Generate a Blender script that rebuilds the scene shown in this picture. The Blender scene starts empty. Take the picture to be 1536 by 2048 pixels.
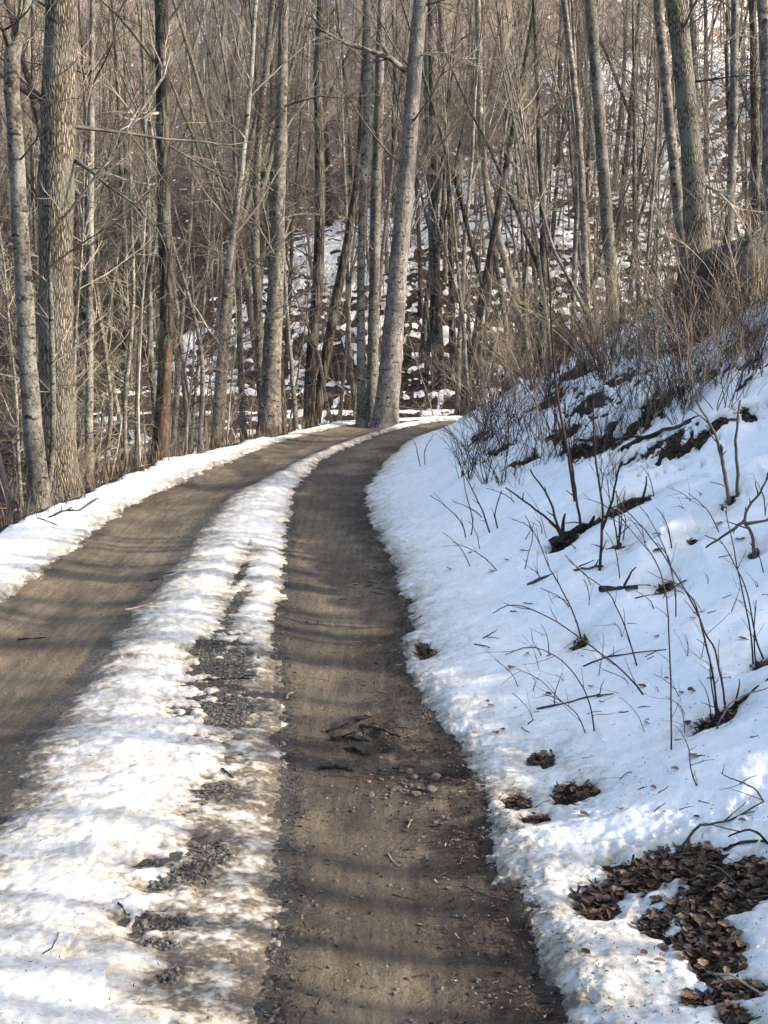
import bpy, math, random
import numpy as np
from mathutils import Vector, Matrix

# ------------------------------------------------------------------ camera, sky, sun, exposure
S = bpy.context.scene
F, CH, YH = 2400.0, 1.6, 815.0                 # focal length in photo pixels, eye height, eye-level row
PIT = math.atan((1024 - YH) / F)
cam = bpy.data.cameras.new('camera'); camo = bpy.data.objects.new('camera', cam)
S.collection.objects.link(camo); S.camera = camo
camo.location = (0, 0, CH); camo.rotation_euler = (math.pi / 2 - PIT, 0, 0)
cam.sensor_fit = 'VERTICAL'; cam.sensor_height = 36; cam.lens = 36 * F / 2048
cam.clip_start = 0.05; cam.clip_end = 2000

SUN_EL, SUN_AZ = math.radians(23), math.radians(103)     # azimuth clockwise from +Y (view direction)
SD = Vector((math.cos(SUN_EL) * math.sin(SUN_AZ), math.cos(SUN_EL) * math.cos(SUN_AZ), math.sin(SUN_EL)))
W = bpy.data.worlds.new('World'); S.world = W; W.use_nodes = True
nt = W.node_tree; bg = nt.nodes['Background']
sky = nt.nodes.new('ShaderNodeTexSky'); sky.sky_type = 'NISHITA'; sky.sun_disc = False
sky.sun_elevation = SUN_EL; sky.sun_rotation = SUN_AZ; sky.air_density = 1.0; sky.dust_density = 4.0; sky.ozone_density = 1.0
nt.links.new(sky.outputs[0], bg.inputs[0]); bg.inputs[1].default_value = 0.15
sl = bpy.data.lights.new('sun', 'SUN'); sl.energy = 2.7; sl.angle = math.radians(0.53); sl.color = (1.0, 0.89, 0.74)
so = bpy.data.objects.new('sun', sl); S.collection.objects.link(so)
so.rotation_euler = (-SD).to_track_quat('-Z', 'Y').to_euler(); so.location = (20, -10, 30)
S.view_settings.view_transform = 'Standard'; S.view_settings.look = 'None'
S.view_settings.gamma = 1.0; S.view_settings.use_curve_mapping = False
S.view_settings.exposure = 1.8
S.cycles.max_bounces = 5; S.cycles.diffuse_bounces = 3; S.cycles.glossy_bounces = 1
S.cycles.use_adaptive_sampling = True

R = random.Random(7)
COL = S.collection

# ------------------------------------------------------------------ noise
def _h(ix, iy, seed):
    n = (ix.astype(np.int64) * 374761393 + iy.astype(np.int64) * 668265263 + seed * 1442695041) & 0xffffffff
    n = ((n ^ (n >> 13)) * 1274126177) & 0xffffffff
    n = (n ^ (n >> 16)) & 0xffffff
    return n / float(0xffffff)
def vn(x, y, seed=0):
    ix = np.floor(x); iy = np.floor(y); fx = x - ix; fy = y - iy
    fx = fx * fx * fx * (fx * (fx * 6 - 15) + 10); fy = fy * fy * fy * (fy * (fy * 6 - 15) + 10)
    a = _h(ix, iy, seed); b = _h(ix + 1, iy, seed); c = _h(ix, iy + 1, seed); d = _h(ix + 1, iy + 1, seed)
    return ((a + (b - a) * fx) * (1 - fy) + (c + (d - c) * fx) * fy) * 2 - 1
def fbm(x, y, o=4, seed=0):
    s = 0; a = 1.0; t = 0
    for k in range(o):
        s = s + a * vn(x * 2 ** k + 17.3 * k, y * 2 ** k - 9.1 * k, seed + k); t += a; a *= .55
    return s / t * 1.5
def sst(a, b, x):
    t = np.clip((x - a) / (b - a), 0, 1); return t * t * (3 - 2 * t)

# ------------------------------------------------------------------ terrain
PY = [0, 3, 6, 8, 10, 14, 19, 28, 34, 46, 60]; PZ = [0, 0, .05, .2, .35, .6, .85, 1.2, 1.25, 1.40, 1.4]
_yy = np.linspace(-5, 65, 701); _zz = np.interp(_yy, PY, PZ)
_k = np.hanning(31); _k /= _k.sum(); _zz = np.convolve(np.pad(_zz, 15, 'edge'), _k, 'valid')
def zr(Y): return np.interp(Y, _yy, _zz)
def tab(p, sm=7):
    ys = np.linspace(-4, 30, 681); xs = np.interp(ys, [a[1] for a in p], [a[0] for a in p])
    k = np.hanning(sm + 2); k /= k.sum(); xs = np.convolve(np.pad(xs, (len(k) - 1) // 2, 'edge'), k, 'valid')
    return lambda Y: np.interp(Y, ys[:len(xs)], xs)
LVO = tab([(-3.72, 5), (-3.76, 11.7), (-3.64, 13.4), (-3.52, 14.9), (-3.32, 18.2), (-2.63, 21.9), (-1.78, 25.5), (-.79, 28)], 21)
LVI = tab([(-2.55, 3), (-2.7, 8.4), (-2.68, 9.8), (-2.72, 11.2), (-2.75, 12.4), (-2.7, 13.4), (-2.46, 16), (-2.23, 18.6), (-1.9, 22.4), (-1.27, 25.6), (-.5, 28)], 21)
CL = tab([(-1.5, 3), (-1.51, 4.6), (-1.65, 5.3), (-1.69, 6.1), (-1.68, 6.8), (-1.73, 8.2), (-1.72, 9.4), (-1.79, 11.6), (-1.83, 13.4), (-1.6, 15.4), (-1.27, 18.2), (-.64, 22.6), (.25, 27.0), (.6, 28)], 15)
CR = tab([(-.28, 2), (-.32, 3), (-.34, 3.3), (-.35, 3.8), (-.40, 4.7), (-.49, 5.5), (-.55, 6.2), (-.63, 6.9), (-.71, 7.8), (-.75, 8.6), (-.88, 10.8), (-1.03, 13.4), (-1.04, 14.9), (-.95, 17.8), (-.58, 20.7), (-.08, 24.1), (.85, 27.2), (1.15, 28)], 9)
RR = tab([(.55, 2), (.5, 3), (.46, 3.3), (.44, 3.6), (.39, 3.96), (.37, 4.28), (.41, 4.59), (.36, 5.08), (.33, 5.45), (.25, 5.78), (.16, 6.21), (.14, 6.85), (.1, 7.39), (.2, 7.63), (.16, 8.17), (.09, 9.3), (.01, 10.3), (-.14, 11.7), (-.24, 14.1), (-.02, 17.4), (.5, 22.6), (1.5, 27.1), (1.9, 28)], 5)
LOOP = [(-1.4, 18), (-.75, 22), (-.1, 25), (.9, 27.6), (2.2, 29.0), (4.2, 30.0), (6.8, 30.9), (9.2, 32.5), (11, 35.2), (11.4, 39), (10, 43), (6.5, 45.6), (1, 46.6), (-6, 47.0), (-14, 46.4), (-28, 43), (-60, 34), (-120, 10)]
def loopq(X, Y):
    best = np.full(X.shape, 1e9); sg = np.ones(X.shape)
    for (ax, ay), (bx, by) in zip(LOOP[:-1], LOOP[1:]):
        dx, dy = bx - ax, by - ay; L2 = dx * dx + dy * dy
        t = np.clip(((X - ax) * dx + (Y - ay) * dy) / L2, 0, 1)
        ex = X - ax - t * dx; ey = Y - ay - t * dy; d = ex * ex + ey * ey
        m = d < best; best = np.where(m, d, best); sg = np.where(m, np.sign(dy * ex - dx * ey + 1e-9), sg)
    return np.sqrt(best) * sg
NQ = [-2.2, -1.2, -.35, .35, 1.2]
def fields(X, Y):
    X = np.asarray(X, float); Y = np.asarray(Y, float)
    e = [f(Y) for f in (LVO, LVI, CL, CR, RR)]
    q = np.where(X < e[0], NQ[0] + (X - e[0]), NQ[4] + (X - e[4]))
    for i in range(4):
        m = (X >= e[i]) & (X < e[i + 1])
        q = np.where(m, NQ[i] + (X - e[i]) / (e[i + 1] - e[i]) * (NQ[i + 1] - NQ[i]), q)
    w = sst(25, 29, Y); lq = loopq(X, Y)
    return q * (1 - w) + lq * w, w, lq, e
def height(X, Y):
    X = np.asarray(X, float); Y = np.asarray(Y, float)
    q, w, lq, e = fields(X, Y)
    z = zr(Y)
    z = z + np.where(np.abs(q) < 2, .035 * np.cos(np.clip(q, -1.2, 1.2) / .775 * math.pi) * sst(1.5, 1.1, np.abs(q)), 0)
    b = np.maximum(q - 1.15, 0)
    near = .10 * b + .44 * np.where(b < .9, b * b / 1.8, b - .45)
    near = np.where(b > 5, near - .26 * (b - 5), near) * (.76 + .24 * sst(2, 11, Y))
    sl_ = .60 - .17 * sst(4, -22, X)
    dY = np.maximum(Y - np.interp(X, [-120, -60, -28, -14, 0], [20, 37, 46, 48.6, 49.2]), 0)
    xd = X - (-8.9 + .72 * (Y - 53.5)); xd = np.log1p(np.exp(np.clip(xd / 2.5, -30, 30))) * 2.5
    xd = np.minimum(xd, 45) * sst(-2, 32, dY)
    far = .9 * sst(.3, 1.6, b) + (sl_ - .08 * sst(0, 10, xd)) * dY * sst(.0, 5, dY) + .17 * np.maximum(X - 14, 0) * (1 - sst(0, 24, dY)) + .36 * xd
    far = far + (sst(6, 20, b)) * 1.6 * fbm(X * .05, Y * .05, 2, 5)
    far = np.where(dY > 260, far - .4 * (dY - 260), far)
    wl = sst(23, 31, Y)
    z = z + near * (1 - wl) + far * wl
    l = np.maximum(-q - 2.1, 0)
    z = z - 1.9 * sst(0, 5.5, l) - .25 * np.minimum(l, 1)
    out = sst(1.3, 3, np.abs(q))
    z = z + out * (.10 * fbm(X * .8, Y * .8, 3, 11) + .035 * fbm(X * 3.1, Y * 3.1, 2, 12))
    # hummocky upper bank
    z = z + sst(1.8, 3.0, b) * (1 - wl) * .14 * fbm(X * 1.3, Y * 1.3, 3, 31)
    inr = 1 - sst(1.25, 1.6, np.abs(q))
    z = z + inr * (.010 * fbm(X * 2.2, Y * 1.6, 3, 21) + .006 * fbm(X * 11, Y * 9, 3, 22))
    # root mound in the wheel track
    z = z + .05 * np.exp(-(((X + .05) / .22) ** 2 + ((Y - 5.6) / .35) ** 2)) * (1 + .7 * fbm(X * 14, Y * 10, 2, 23))
    return z
def hgt(x, y): return float(height(np.array([x]), np.array([y]))[0])
def ray(px, py):
    cx = (px - 768) / F; cy = -(py - 1024) / F
    return Vector((cx, math.cos(PIT) + math.sin(PIT) * cy, -math.sin(PIT) + math.cos(PIT) * cy))
_T = np.concatenate([np.linspace(1.2, 12, 700), np.linspace(12.01, 60, 1500), np.linspace(60.1, 300, 1200)])
def at(px, py):
    """ground point seen at this photo pixel"""
    d = ray(px, py); X = d.x * _T; Y = d.y * _T; g = CH + d.z * _T - height(X, Y)
    i = np.argmax(g < 0)
    if not g[i] < 0: i = len(_T) - 1
    a = g[i - 1] / (g[i - 1] - g[i] + 1e-12) if i > 0 else 0
    t = _T[i - 1] + (_T[i] - _T[i - 1]) * np.clip(a, 0, 1)
    x, y = float(d.x * t), float(d.y * t)
    return Vector((x, y, hgt(x, y)))
def atd(px, py, D):
    d = ray(px, py); t = D / d.y
    return Vector((d.x * t, D, CH + d.z * t))

# bare patches in the snow: (px, py, half width px, half height px)
PATCH_GRAVEL = [(445, 1345, 46, 58), (455, 1425, 48, 48), (430, 1295, 28, 26), (430, 1590, 36, 22), (415, 1712, 46, 26), (372, 1752, 44, 24), (305, 1730, 22, 8), (330, 1768, 28, 12), (330, 1848, 60, 22), (320, 1890, 40, 10), (340, 1955, 18, 14), (470, 1210, 10, 30), (480, 1150, 7, 25)]
PATCH_LEAF = [(1330, 1735, 105, 36), (1430, 1790, 120, 50), (1500, 1760, 70, 40), (1200, 1790, 62, 22), (1195, 1815, 36, 24), (1290, 1760, 60, 30), (1420, 1900, 62, 70), (1310, 1850, 26, 22), (1440, 1995, 70, 18), (1490, 1985, 40, 22), (1470, 2035, 26, 26), (1150, 1592, 42, 24), (1082, 1522, 28, 16), (1040, 1608, 22, 14), (1075, 1640, 22, 8), (845, 1298, 14, 8), (855, 1310, 20, 8), (1425, 1446, 38, 14), (1160, 1290, 14, 8), (1330, 1176, 16, 8), (1525, 1332, 16, 8)]
PATCH_BRUSH = [(1130, 1092, 34, 12), (1460, 1005, 22, 12), (1238, 1100, 14, 10), (1385, 1085, 10, 8), (1510, 1110, 14, 8), (1250, 1010, 70, 7), (1190, 915, 60, 18), (1330, 890, 75, 16), (1400, 880, 70, 20), (1270, 860, 70, 14), (1180, 800, 60, 22), (1240, 760, 55, 18), (1130, 870, 45, 18), (1420, 760, 70, 18), (1490, 830, 40, 12), (1330, 800, 60, 12), (1060, 920, 40, 14), (1000, 900, 36, 12), (1480, 690, 60, 18), (1380, 680, 50, 14), (1100, 800, 60, 20), (1150, 740, 60, 14), (960, 870, 30, 8)]
def ell(p):
    c = at(p[0], p[1]); n = at(p[0], p[1] + p[3]); f = at(p[0], p[1] - p[3])
    return (c.x, c.y, max(p[2] * c.y / F, .015), min(max((f.y - n.y) / 2, .02), .8))
PG = [ell(p) for p in PATCH_GRAVEL]; PL = [ell(p) for p in PATCH_LEAF]; PB = [ell((p[0], p[1], p[2] * .7, p[3] * .7)) for p in PATCH_BRUSH]
def snow(X, Y):
    """snow thickness (negative: bare) and dirtiness"""
    q, w, lq, e = fields(X, Y)
    n5 = fbm(X * 4, Y * 4, 3, 41); n18 = fbm(X * 16, Y * 16, 3, 42); n40 = fbm(X * 45, Y * 45, 2, 43)
    jit = .045 * n5 + .022 * n18 + .022 * n40
    nearw = 1 - w
    def band(a, b, qa, qb):
        return np.minimum(X - a, b - X) * nearw + np.minimum(q - qa, qb - q) * w
    sc = band(e[2] + .03, e[3] + 0 * X, -.35, .35) + jit
    sv = band(e[0] + .05, e[1] + 0 * X, -2.2, -1.2) + jit * 1.4
    sb = (X - e[4]) * nearw + (q - 1.2) * w + jit * .9
    b = q - 1.2
    up = sst(2.0, 3.4, b) * (1 - sst(27, 31, Y))
    nb = fbm(X * 1.5, Y * 1.1, 4, 44)
    sb = np.minimum(sb, .30 + .55 * nb + (1 - up) * 2 + .03 * n18)
    # the hillside and the hollow
    nh = fbm(X * .9 + Y * .3, Y * .8, 4, 45); nh2 = fbm(X * .9, (Y - .35 * X) * 3.2, 4, 46); nbig = fbm(X * .09, Y * .09, 3, 47)
    bound = X - (-8.9 + .72 * (Y - 53.5)) + 6 * nbig
    c = -1.3 + 1.42 * sst(-2.5, 2.5, bound) - .36 * sst(5, 13, bound)
    c = c - .52 * (1 - sst(3, 14, b)) + .18 * nbig - .45 * sst(30, 60, bound) * 0
    sh = .14 * (c + .32 + .40 * nh + .85 * nh2 + .62 * fbm(X * 3.6, (Y - .3 * X) * 5.5, 2, 48))
    sh = np.where(q < -2.2, .3 * (-.25 + .6 * nh + .6 * nh2 - .8 * sst(-6, -16, X) - .9 * (1 - sst(24, 30, Y))), sh)
    farw = sst(27, 31, Y)
    s_r = np.where(q > 1.0, sb * (1 - farw) + sh * farw, np.maximum(sc, np.where(q < -1.0, sv, -1)))
    s_r = np.where((q > 1.0) & (w > .5), np.minimum(s_r, sb), s_r)
    s_r = np.where((np.abs(q) < 2.3) & (Y > 38), s_r - .5 * sst(-4, -7.5, X) - .12 + .25 * n5 + .3 * nh2, s_r)
    s_r = np.where(q < -2.1, np.maximum(sv, np.minimum(sh, .3)), s_r)
    pm = np.full(X.shape, -1e9)
    m = Y < 32
    for lst, k in ((PG, .05), (PL, .05), (PB, .10)):
        fx_ = 1.3 if lst is PB else 1.0
        for (cx, cy, rx, ry) in lst:
            loc = m & (np.abs(X - cx) < rx * 2.6 + .1) & (np.abs(Y - cy) < ry * 2.6 + .1)
            if not loc.any(): continue
            xx = X[loc]; yy = Y[loc]
            d = (1 - np.sqrt(((xx - cx) / rx) ** 2 + ((yy - cy) / ry) ** 2)) * min(rx, ry, .3)
            d = d + (1.0 if lst is PG else .55) * fx_ * (1.5 if lst is PB else 1) * min(rx, ry, .25) * (fbm(xx * 9, yy * 9, 3, 51) * .9 + .45 * fbm(xx * 34, yy * 34, 2, 52))
            pm[loc] = np.maximum(pm[loc], d)
    s_r = np.minimum(s_r, -pm)
    T = np.where(q > 1.0, .052, np.where(q > -.8, .036, .042)) + .008 * n5
    # thin dirty ice on the right part of the centre strip, near the camera
    thin = nearw * sst(.28, .12, np.abs(e[3] - .10 - X)) * sst(8, 6, Y) * (q < .36) * (q > -.36)
    T = T * (1 - .45 * thin)
    t = np.where(s_r > 0, T * (1 - np.exp(-s_r / np.where(np.abs(q) < .6, .17, .10))), s_r * .6 - .001)
    rel = np.where(np.abs(q) < .5, .006, .012) * fbm(X * 2.0, Y * 3.0, 3, 61) + np.where(np.abs(q) < .5, .0026, .0013) * fbm(X * 9, Y * 17, 3, 62) * np.where(np.abs(q) < .5, .5, 1) + .0012 * n40
    rel = rel + .0012 * np.maximum(fbm(X * 7, Y * 16, 2, 63), 0) * (np.abs(q) < .4)
    t = np.where(s_r > 0, t + rel * np.clip(s_r / .1, 0, 1), t)
    t = np.maximum(t, -.12)
    # dirt: stains near melt edges, on the road snow most of all
    ed = np.exp(-np.maximum(s_r, 0) / .07)
    edl = nearw * np.exp(-np.maximum(X - e[2], 0) / .22) * (np.abs(q) < .5)
    d = np.where(np.abs(q) < .5, .75 * ed + .95 * edl + .50 * thin + .38, np.where(q < 0, .26 + .8 * np.exp(-np.maximum(e[1] - X, 0) / .16) * nearw + .05, .45 * ed + (.62 * np.exp(-np.maximum(X - e[4], 0) / .30) + .10) * nearw))
    d = np.where(Y > 30, .30, d)
    d = d * (.72 + .24 * fbm(X * 6, Y * 11, 3, 71) + .2 * fbm(X * 19, Y * 27, 2, 72) + .2 * n40)
    return t, np.clip(d, 0, 1)

# ------------------------------------------------------------------ materials
def mat(name, rough=.85):
    m = bpy.data.materials.new(name); m.use_nodes = True
    p = m.node_tree.nodes['Principled BSDF']; p.inputs['Roughness'].default_value = rough
    p.inputs['Specular IOR Level'].default_value = .25
    return m, m.node_tree, p
def N(t, typ, **kw):
    n = t.nodes.new(typ)
    for k, v in kw.items():
        if k in n.inputs: n.inputs[k].default_value = v
        else: setattr(n, k, v)
    return n
def coords(t, scale=(1, 1, 1), kind='Object'):
    c = N(t, 'ShaderNodeTexCoord'); mp = N(t, 'ShaderNodeMapping'); mp.inputs['Scale'].default_value = scale
    t.links.new(c.outputs[kind], mp.inputs[0]); return mp.outputs[0]
def noise(t, vec, scale, detail=4, rough=.6):
    n = N(t, 'ShaderNodeTexNoise', Scale=scale, Detail=detail, Roughness=rough); t.links.new(vec, n.inputs['Vector']); return n.outputs['Fac']
def ramp(t, fac, stops):
    r = N(t, 'ShaderNodeValToRGB'); el = r.color_ramp.elements
    while len(el) < len(stops): el.new(.5)
    for e_, (p, c) in zip(el, stops): e_.position = p; e_.color = (*c, 1) if len(c) == 3 else c
    t.links.new(fac, r.inputs[0]); return r.outputs[0]
def mixc(t, fac, a, b, mode='MIX'):
    m = N(t, 'ShaderNodeMix', data_type='RGBA', blend_type=mode)
    for v, s in ((fac, m.inputs[0]), (a, m.inputs[6]), (b, m.inputs[7])):
        if isinstance(v, (int, float)): s.default_value = v
        elif isinstance(v, tuple): s.default_value = (*v, 1)
        else: t.links.new(v, s)
    return m.outputs[2]
def math_(t, op, a, b=0.0, clamp=False):
    m = N(t, 'ShaderNodeMath', operation=op); m.use_clamp = clamp
    for v, s in ((a, m.inputs[0]), (b, m.inputs[1])):
        if isinstance(v, (int, float)): s.default_value = v
        else: t.links.new(v, s)
    return m.outputs[0]
def bump(t, p, hgt_, strength, dist):
    b = N(t, 'ShaderNodeBump', Strength=strength, Distance=dist); t.links.new(hgt_, b.inputs['Height']); t.links.new(b.outputs[0], p.inputs['Normal'])
def attr(t, name):
    a = N(t, 'ShaderNodeAttribute'); a.attribute_name = name; return a.outputs['Fac']

def m_snow():
    m, t, p = mat('snow', .55); v = coords(t)
    d = attr(t, 'dirt')
    n1 = noise(t, v, 60, 5, .7); n2 = noise(t, v, 9, 4, .6); n3 = noise(t, v, 220, 3, .7)
    k = math_(t, 'ADD', d, math_(t, 'MULTIPLY', math_(t, 'SUBTRACT', n1, .5), math_(t, 'ADD', math_(t, 'MULTIPLY', d, 1.4), .05)), True)
    c = ramp(t, k, [(0, (.87, .875, .885)), (.22, (.70, .69, .665)), (.5, (.46, .43, .375)), (.8, (.24, .205, .155)), (1, (.11, .088, .065))])
    spk = ramp(t, n3, [(0, (1, 1, 1)), (.68, (1, 1, 1)), (.75, (.62, .56, .50)), (1, (.35, .30, .25))])
    c = mixc(t, math_(t, 'MULTIPLY', math_(t, 'ADD', d, .10), .9, True), c, spk, 'MULTIPLY')
    t.links.new(c, p.inputs['Base Color'])
    hh = math_(t, 'ADD', math_(t, 'ADD', n1, math_(t, 'MULTIPLY', n3, .5)), n2); bump(t, p, hh, .5, .010)
    return m
def m_dirt():
    m, t, p = mat('road_dirt', .95); v = coords(t); vs = coords(t, (1, .35, 1))
    n1 = noise(t, v, 3, 5, .6); n2 = noise(t, v, 55, 5, .7); n3 = noise(t, vs, 14, 5, .65)
    base = ramp(t, n1, [(.25, (.115, .098, .078)), (.5, (.165, .139, .106)), (.75, (.215, .178, .13))])
    base = mixc(t, .55, base, ramp(t, n3, [(.3, (.55, .55, .55)), (.7, (1.15, 1.1, 1.0))]), 'MULTIPLY')
    speck = ramp(t, n2, [(0, (.25, .22, .2)), (.40, (.85, .85, .85)), (.62, (1, 1, 1)), (.72, (1.9, 1.85, 1.75))])
    base = mixc(t, .8, base, speck, 'MULTIPLY')
    wet = ramp(t, noise(t, coords(t, (1, .45, 1)), 1.3, 3, .5), [(.42, (.58, .57, .58)), (.58, (1.12, 1.1, 1.06))])
    base = mixc(t, 1.0, base, wet, 'MULTIPLY')
    trk = noise(t, coords(t, (1, .04, 1)), 26, 3, .6)
    base = mixc(t, .7, base, ramp(t, trk, [(.35, (.66, .65, .64)), (.62, (1.12, 1.1, 1.05))]), 'MULTIPLY')
    sx = N(t, 'ShaderNodeSeparateXYZ'); t.links.new(coords(t), sx.inputs[0])
    lug = math_(t, 'SINE', math_(t, 'ADD', math_(t, 'MULTIPLY', sx.outputs['Y'], 150.0), math_(t, 'MULTIPLY', n3, 9.0)))
    lug = math_(t, 'MULTIPLY', math_(t, 'MULTIPLY', lug, attr(t, 'tread')), math_(t, 'GREATER_THAN', n1, .47))
    lit = attr(t, 'litter')
    lk = math_(t, 'MULTIPLY', lit, math_(t, 'ADD', .55, n2), True)
    base = mixc(t, lk, base, ramp(t, n2, [(.3, (.012, .009, .007)), (.55, (.036, .024, .018)), (.72, (.11, .08, .058))]))
    gr = attr(t, 'gravel'); base = mixc(t, math_(t, 'MULTIPLY', gr, .8), base, ramp(t, n2, [(.35, (.02, .02, .02)), (.6, (.07, .068, .062)), (.75, (.2, .19, .17))]))
    t.links.new(base, p.inputs['Base Color'])
    bump(t, p, math_(t, 'ADD', math_(t, 'ADD', n2, math_(t, 'MULTIPLY', lug, .22)), math_(t, 'ADD', math_(t, 'MULTIPLY', n3, .8), math_(t, 'MULTIPLY', trk, .6))), 1.0, .016)
    return m
def m_forest():
    m, t, p = mat('leaf_covered_soil', .95); v = coords(t)
    n1 = noise(t, v, .35, 4, .6); n2 = noise(t, v, 7, 6, .75); n3 = noise(t, v, 32, 4, .7)
    c = ramp(t, n2, [(.3, (.008, .006, .0045)), (.48, (.026, .0185, .0135)), (.6, (.058, .042, .031)), (.75, (.14, .105, .078))])
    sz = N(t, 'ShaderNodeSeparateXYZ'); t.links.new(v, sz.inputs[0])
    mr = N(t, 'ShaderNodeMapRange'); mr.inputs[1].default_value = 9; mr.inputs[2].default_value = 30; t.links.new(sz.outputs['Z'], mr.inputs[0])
    c = mixc(t, mr.outputs[0], c, ramp(t, n2, [(.35, (.11, .088, .076)), (.65, (.30, .245, .215))]))  # paler with height: drier leaves, plus distance haze put into the colour
    c = mixc(t, .6, c, ramp(t, n1, [(.3, (.7, .62, .58)), (.7, (1.3, 1.15, 1.0))]), 'MULTIPLY')
    t.links.new(c, p.inputs['Base Color'])
    bump(t, p, math_(t, 'ADD', n2, math_(t, 'MULTIPLY', n3, .5)), .9, .06)
    return m
def m_bark(name, lo, mid, hi, vz=.22, sc=16, lich=None, rnd=.25, bs=.9, bd=.02, plate=0, spots=None):
    m, t, p = mat(name, .9); v = coords(t, (1, 1, vz)); v1 = coords(t)
    n1 = noise(t, v, sc, 6, .7); n2 = noise(t, v1, 2.2, 4, .65); n3 = noise(t, v1, 34, 4, .75)
    hh = n1
    if plate:
        wv = N(t, 'ShaderNodeVectorMath', operation='MULTIPLY_ADD'); t.links.new(N(t, 'ShaderNodeTexNoise', Scale=6.0).outputs['Color'], wv.inputs[0])
        wv.inputs[1].default_value = (.1, .1, .1); t.links.new(coords(t, (1, 1, .2)), wv.inputs[2])
        vo = N(t, 'ShaderNodeTexVoronoi', feature='DISTANCE_TO_EDGE', Scale=plate); t.links.new(wv.outputs[0], vo.inputs['Vector'])
        pl_ = math_(t, 'MULTIPLY', vo.outputs['Distance'], 3.2, True)
        hh = math_(t, 'ADD', math_(t, 'MULTIPLY', n1, .55), math_(t, 'MULTIPLY', pl_, .45))
    c = ramp(t, hh, [(.33, lo), (.5, mid), (.68, hi)])
    if lich:
        c = mixc(t, ramp(t, math_(t, 'ADD', math_(t, 'MULTIPLY', n2, .55), math_(t, 'MULTIPLY', n3, .45)), [(.49, (0, 0, 0)), (.56, (1, 1, 1))]), c, lich)
    if spots:
        n4 = noise(t, coords(t, (1, 1, 2.2)), 7, 3, .6)
        c = mixc(t, ramp(t, n4, [(.60, (0, 0, 0)), (.64, (1, 1, 1))]), c, spots)
    oi = N(t, 'ShaderNodeObjectInfo')
    c = mixc(t, rnd, c, ramp(t, oi.outputs['Random'], [(0, (.35, .32, .32)), (.5, (1, 1, 1)), (1, (1.7, 1.6, 1.4))]), 'MULTIPLY')
    t.links.new(c, p.inputs['Base Color']); bump(t, p, hh, bs, bd); return m
def m_plain(name, lo, hi, sc=12, rnd=.5, rough=.85, bd=.004, rng=((.4, .38, .36), (1.8, 1.65, 1.5))):
    m, t, p = mat(name, rough); v = coords(t); n = noise(t, v, sc, 4, .65)
    c = ramp(t, n, [(.35, lo), (.65, hi)]); oi = N(t, 'ShaderNodeObjectInfo')
    c = mixc(t, rnd, c, ramp(t, oi.outputs['Random'], [(0, rng[0]), (.5, (1, 1, 1)), (1, rng[1])]), 'MULTIPLY')
    t.links.new(c, p.inputs['Base Color']); bump(t, p, n, .6, bd); return m
M = dict(
    snow=m_snow(), dirt=m_dirt(), forest=m_forest(),
    oak=m_bark('oak_bark', (.022, .018, .014), (.10, .086, .067), (.22, .19, .145), .35, 30, (.13, .13, .108), .05, 1, .03, 38),
    grey=m_bark('grey_bark', (.018, .016, .014), (.085, .077, .065), (.21, .19, .16), .7, 14, (.20, .20, .178), .4, 1, .03, 0, (.022, .02, .018)),
    dark=m_bark('dark_bark', (.008, .007, .006), (.028, .023, .019), (.07, .058, .048), .25, 20, (.085, .085, .072), .3, 1, .035, 12),
    pale=m_bark('pale_bark', (.040, .035, .030), (.15, .134, .112), (.32, .29, .245), .8, 13, (.062, .059, .052), .3, 1, .025, 0, (.020, .018, .016)),
    pink=m_bark('pinkish_bark', (.040, .036, .032), (.15, .135, .122), (.31, .28, .25), .35, 24, (.085, .083, .078), .1, .9, .025, 0, (.03, .026, .023)),
    rust=m_bark('bare_wood', (.024, .016, .012), (.070, .047, .034), (.13, .095, .070), .3, 24, None, .1, .8, .015, 0, (.035, .02, .014)),
    twig=m_plain('twig_bark', (.040, .034, .029), (.12, .105, .088), 4, .6),
    twigp=m_plain('pale_twig_bark', (.14, .125, .105), (.32, .29, .24), 4, .5),
    far=m_plain('haze_paled_far_twigs', (.18, .155, .14), (.34, .30, .27), 2, .1),  # pale pinkish grey: distance haze put into the twig colour
    cane=m_plain('reddish_cane', (.016, .009, .008), (.050, .030, .024), 8, .5),
    tan=m_plain('tan_stem', (.13, .106, .080), (.28, .235, .18), 6, .7),
    leaf=m_plain('dead_leaf', (.048, .029, .019), (.165, .110, .072), 3, 1.0, .6, .004, ((.22, .2, .19), (1.9, 1.75, 1.6))),
    stone=m_plain('stone', (.06, .058, .053), (.17, .16, .142), 40, .6, .9),
    rock=m_plain('rock', (.008, .0085, .009), (.036, .036, .035), 5, .1, .9, .05),
    grass=m_plain('dry_grass', (.045, .031, .022), (.13, .095, .063), 3, .1),
    bits=m_plain('forest_debris', (.012, .008, .006), (.055, .037, .026), 25, .1),
    mat=m_plain('matted_leaf', (.022, .013, .009), (.11, .070, .046), 18, .1),
    grit=m_plain('gravel_grit', (.018, .0175, .016), (.16, .148, .13), 45, .1),
)

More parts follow.
